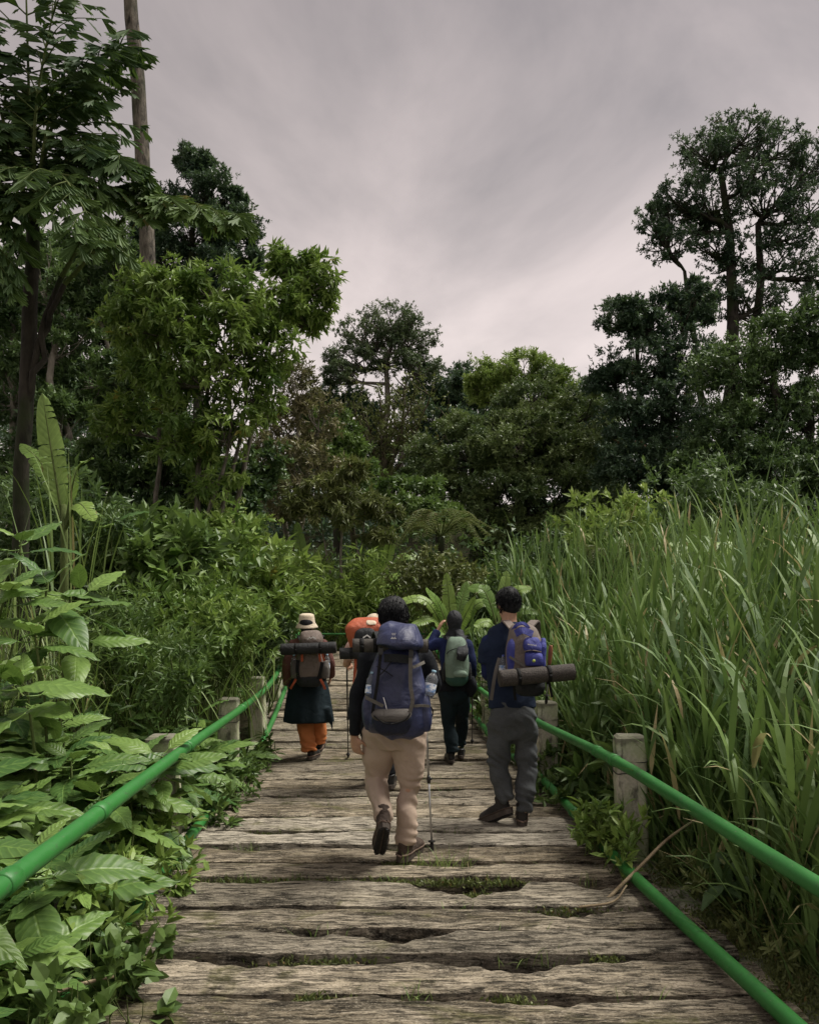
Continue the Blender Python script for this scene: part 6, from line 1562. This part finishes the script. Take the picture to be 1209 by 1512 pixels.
# ================================================================== hiker in black headscarf, sage pack
D3 = 8.69
base = at(670, 1126, D3); base.z = 0; base = np.array(base)
person3 = thing('person', 'hiker in black headscarf raising one hand to the head', 'person', tuple(base))
L3 = lambda x, y, dy=0.0: atn(x, y, D3 + dy) - base
pel, che, nek = L3(670, 1012), L3(671, 968, .02), L3(671, 938, .04)
wai = pel * .5 + che * .5
hl, kl, al = L3(661, 1024), L3(663, 1068, .04), L3(668, 1112, -.02)
hr, kr, ar = L3(680, 1024), L3(682, 1062, .20), L3(680, 1100, .34)
sl, el, wl_ = L3(653, 949, .02), L3(633, 955, .10), L3(646, 932, .16)
sr, er, wr_ = L3(690, 949, .02), L3(697, 983, .0), L3(697, 1000, .22)
hg, HL, HR = head(L3(670, 919, .06), (-.15, 1, -.1), .97)
body = [torso(pel, wai, che, nek, .13, .085), loft([nek - (0, 0, .05), nek + (0, 0.01, .03), HL((0, -.02, -.03))], [.055, .05, .05], n=8)] + hg
body += [arm(sl, el, wl_, .045, .036, .025), arm(sr, er, wr_, .045, .036, .025), leg(hl, kl, al, [.066, .056, .04, .036, .033]), leg(hr, kr, ar, [.066, .056, .04, .036, .033])]
body += hand(wl_, (.42, .1, .9), (.8, .3, -.4), .45, 1, 1.0) + hand(wr_, (-.1, .9, -.3), (-1, 0, 0), 1.2, -1, .92)
solid('body', body, SKIN, person3, 0.0095, 3)
face_bits(person3, HL, HR, .97)
solid('headscarf', [ellip(HL((0, -.028, .018)), (.088, .088, .108), 20, 14, HR), loft([HL((0, -.028, -.03)), nek + (0, -.005, .06), nek + (0, 0, .0), nek + (0, .0, -.05)], [(.078, .084), (.070, .075), (.105, .095), (.145, .110)], n=14, seg=22),
                    loft([nek + (.04, -.09, .05), L3(681, 948, -.16), L3(683, 962, -.36), L3(680, 976, -.38)], [(.045, .02), (.055, .022), (.065, .014), (.045, .008)], n=14, seg=14)], HIJAB, person3, .009, 4, disp=wr(61, .004, (22, 22, 12)))
solid('shirt', [torso(pel + (0, 0, .03), wai, che, nek, .165, .11), arm(sl, el, wl_, .062, .054, .044), arm(sr, er, wr_, .062, .054, .044)], INKBLUE, person3, .011, 5, disp=wr(62, .004, (18, 18, 28)))
solid('jacket_hem', [loft([wai, pel, pel - (0, 0, .06)], [(.165, .115), (.185, .135), (.19, .14)], n=10, seg=28, mod=lambda t_, th: 1 + .03 * t_ * np.sin(th * 8)), loft([L3(693, 1000, -.1), L3(697, 1015, -.1), L3(694, 1030, -.08)], [(.05, .05), (.06, .05), (.02, .02)], n=8, seg=12)], BLACKCLOTH, person3, .012, 4)
solid('trousers', [loft([pel + (0, 0, .06), pel, pel - (0, 0, .13), pel - (0, 0, .2)], [(.15, .115), (.175, .135), (.165, .13), (.09, .09)], n=12, seg=22), leg(hl, kl, al, [.10, .095, .078, .074, .070]), leg(hr, kr, ar, [.10, .095, .075, .072, .064])], TEALBLACK, person3, .011, 5,
      disp=folds(63, .007, [(.12, .08, 1.0), (.48, .07, .5)], .004))
boot(person3, boot_M(L3(667, 1127, -.06) * np.array([1, 1, 0]), (-.15, .98, 0), (0, 0, 1)), BOOTK, .92, .12, False, None, 'shoe')
boot(person3, boot_M(L3(680, 1113, .25) * np.array([1, 1, 0]), (.1, .98, 0), (0, 0, 1)), BOOTK, .92, .12, False, None, 'shoe')
p0 = L3(674, 1013, -.20) + base
pack3 = thing('backpack', 'sage green daypack with dark pine bottom on the headscarf wearer', 'backpack', tuple(p0))
Q3 = lambda x, y, dy=0.0: atn(x, y, D3 - .20 + dy) - p0
k4 = 1 / 141.0
S3 = lambda rows, **k: stack(rows, QQ=Q3, **k)
solid('main_bag', [S3([(673, 941, 8 * k4, .05, .04), (674, 947, 12 * k4, .075, .02), (674, 962, 15.5 * k4, .10, 0), (674, 980, 17.5 * k4, .115, 0), (674, 996, 17.5 * k4, .115, 0), (674, 1003, 15 * k4, .10, 0)])], SAGE, pack3, .010, 4, disp=wr(65, .005, (22, 22, 13)))
solid('base_bag', [S3([(674, 996, 17.8 * k4, .118, 0), (674, 1003, 17.5 * k4, .115, 0), (674, 1009, 14 * k4, .095, 0), (674, 1013, 9 * k4, .06, 0)])], PINE, pack3, .010, 4)
solid('lower_pocket', [S3([(679, 990, 7 * k4, .02, -.105), (679, 995, 11 * k4, .035, -.105), (679, 1000, 10 * k4, .03, -.105)])], SAGE, pack3, .009, 3)
one('zip', [loft([Q3(659, 966, -.085), Q3(664, 961, -.11), Q3(675, 958, -.118), Q3(685, 962, -.11), Q3(689, 970, -.09)], [.0045] * 5, n=16, seg=6)], STRAPB, pack3)
for x in (657, 692):
    solid('side_pocket', [S3([(x, 978, 2.5 * k4, .05, .0), (x, 990, 4 * k4, .08, 0), (x, 1004, 4 * k4, .07, 0)])], BLACKPACK, pack3, .009, 4)
for a, s in ((666, -1), (681, 1)):
    one('shoulder_strap', [ribbon([Q3(a, 950, .06), Q3(a + 4 * s, 941, .16), Q3(a + 7 * s, 944, .32), Q3(a + 7 * s, 970, .36), Q3(a + 12 * s, 995, .22), Q3(a + 10 * s, 1004, .05)], .06, .012, [(0, -1, .3), (0, -.3, 1), (0, .7, .7), (0, 1, 0), (s, .3, 0), (s, 0, 0)], 18)], BLACKPACK, pack3, False)
tip3 = np.array(at(697, 1100, 9.95)); tip3[2] = float(deck_z(9.95)) + 0.0
pole('black trekking pole planted ahead beside the headscarf wearer', L3(697, 998, .28) + base, tip3, lower=POLEB)

# ================================================================== hiker with orange rain-covered pack, half hidden
D5 = 7.35
base = at(563, 1163, D5); base.z = 0; base = np.array(base)
person5 = thing('person', 'dark-trousered hiker with pale cap half hidden behind the front hiker', 'person', tuple(base))
L5 = lambda x, y, dy=0.0: atn(x, y, D5 + dy) - base
pel, che, nek = L5(556, 1035, .05), L5(551, 975, .08), L5(552, 942, .14)
wai = pel * .5 + che * .5
hl, kl, al = L5(545, 1045, .05), L5(547, 1100, .10), L5(550, 1148, .16)
hr, kr, ar = L5(568, 1045, .05), L5(573, 1098, .05), L5(576, 1146, -.03)
sl, el, wl_ = L5(521, 950, .08), L5(512, 980, .12), L5(512, 978, .36)
sr, er, wr_ = L5(584, 950, .08), L5(592, 985, .12), L5(585, 990, .36)
hg, HL, HR = head(L5(553, 926, .20), (0, 1, -.15), .98)
body = [torso(pel, wai, che, nek, .14, .09), loft([nek - (0, 0, .05), nek + (0, 0.01, .03), HL((0, -.02, -.03))], [.055, .052, .05], n=8)] + hg
body += [arm(sl, el, wl_, .047, .038, .026), arm(sr, er, wr_, .047, .038, .026), leg(hl, kl, al, [.066, .056, .04, .036, .033]), leg(hr, kr, ar, [.066, .056, .04, .036, .033])]
body += hand(wl_, (-.05, .9, -.4), (1, 0, 0), 1.2, 1) + hand(wr_, (.05, .9, -.4), (-1, 0, 0), 1.2, -1)
solid('body', body, SKIN, person5, 0.012, 3)
face_bits(person5, HL, HR, .98)
solid('shirt', [torso(pel, wai, che, nek, .175, .115), loft([sl + (.02, 0, 0), sl * .5 + el * .5, sl * .25 + el * .75], [.062, .066, .064], n=8, ref=(.2, 1, .1)), loft([sr - (.02, 0, 0), sr * .5 + er * .5, sr * .25 + er * .75], [.062, .066, .064], n=8, ref=(.2, 1, .1))], PINKC, person5, .012, 5, disp=wr(71, .004, (18, 18, 28)))
solid('trousers', [loft([pel + (0, 0, .08), pel, pel - (0, 0, .13), pel - (0, 0, .2)], [(.16, .12), (.18, .14), (.17, .13), (.09, .09)], n=12, seg=22), leg(hl, kl, al, [.105, .098, .076, .070, .060]), leg(hr, kr, ar, [.105, .098, .076, .070, .060])], BLACKCLOTH, person5, .012, 5, disp=folds(72, .006, [(.12, .08, 1.0), (.48, .07, .5)], .004))
solid('cap', [ellip(HL((0, -.012, .055)), (.088, .100, .072), 20, 12, HR), loft([HL((0, .06, .045)), HL((0, .15, .03))], [(.07, .012), (.05, .006)], n=6, seg=14, ref=HR[:, 0])], CREAM, person5, .009, 3)
solid('hair', [ellip(HL((0, -.03, .01)), (.083, .085, .075), 16, 12, HR)], HAIR, person5, .009, 3)
boot(person5, boot_M(L5(576, 1163, -.07) * np.array([1, 1, 0]), (.05, .99, 0), (0, 0, 1)), BOOTK, 1.0, .13, False, None)
boot(person5, boot_M(L5(550, 1160, .12) * np.array([1, 1, 0]), (-.05, .99, 0), (0, 0, 1)), BOOTK, 1.0, .13, False, None)
p0 = L5(546, 1020, -.16) + base
pack5 = thing('backpack', 'large pack under an orange rain cover with black rounded pocket', 'backpack', tuple(p0))
Q5 = lambda x, y, dy=0.0: atn(x, y, D5 - .16 + dy) - p0
k5 = 1 / 167.0
S5 = lambda rows, **k: stack(rows, QQ=Q5, **k)
solid('rain_cover', [S5([(552, 913, 26 * k5, .09, .03), (551, 915, 31 * k5, .11, .02), (548, 926, 37 * k5, .15, 0), (548, 936, 36 * k5, .155, 0), (551, 953, 33 * k5, .14, 0), (552, 966, 28 * k5, .12, .02)])], RAINCOVER, pack5, .012, 4, disp=wr(75, .006, (18, 18, 10)))
bp = solid('round_pocket', [S5([(541, 927, 8 * k5, .03, -.13), (540, 932, 14 * k5, .06, -.13), (540, 942, 17 * k5, .07, -.13), (540, 950, 14 * k5, .06, -.13)])], BLACKPACK, pack5, .010, 4)
one('emblem', [ribbon([Q5(536, 942, -.215), Q5(542, 938, -.215), Q5(547, 942, -.21)], .012, .004, (0, -1, .1))], WHITEP, bp, False)
solid('reflective_patch', [S5([(547, 915, 7 * k5, .02, -.075), (548, 919, 8 * k5, .02, -.115), (548, 923, 7 * k5, .02, -.135)])], CREAM, pack5, .008, 3)
solid('main_bag', [S5([(551, 962, 26 * k5, .10, .02), (552, 985, 29 * k5, .12, .02), (552, 1010, 28 * k5, .12, .02), (552, 1022, 20 * k5, .08, .02)])], BLACKPACK, pack5, .012, 4)
for x in (525, 577):
    one('strap', [ribbon([Q5(x, 960, -.10), Q5(x - .5, 985, -.12), Q5(x - 3, 1014, -.10)], .022, .005, (0, -1, 0), 8)], STRAPO, pack5, False)
for a, s in ((538, -1), (566, 1)):
    one('shoulder_strap', [ribbon([Q5(a, 950, .10), Q5(a + 6 * s, 943, .22), Q5(a + 9 * s, 948, .36), Q5(a + 9 * s, 975, .40), Q5(a + 14 * s, 1000, .24), Q5(a + 10 * s, 1012, .06)], .05, .012, [(0, -1, .3), (0, -.3, 1), (0, .7, .7), (0, 1, 0), (s, .3, 0), (s, 0, 0)], 18)], BLACKPACK, pack5, False)
mat_roll('black rolled mat under the orange rain cover', L5(502, 965, -.30) + base, L5(588, 964, -.30) + base, .050, FOAM, (.2, .8), STRAPB)
tip5 = np.array(at(515, 1064, 12.0)); tip5 = np.array(at(514, 1118, 9.0)); tip5[2] = 0.0
pole('dark trekking pole held beside the orange rain cover', L5(512, 972, .42) + base, tip5, lower=POLEB)
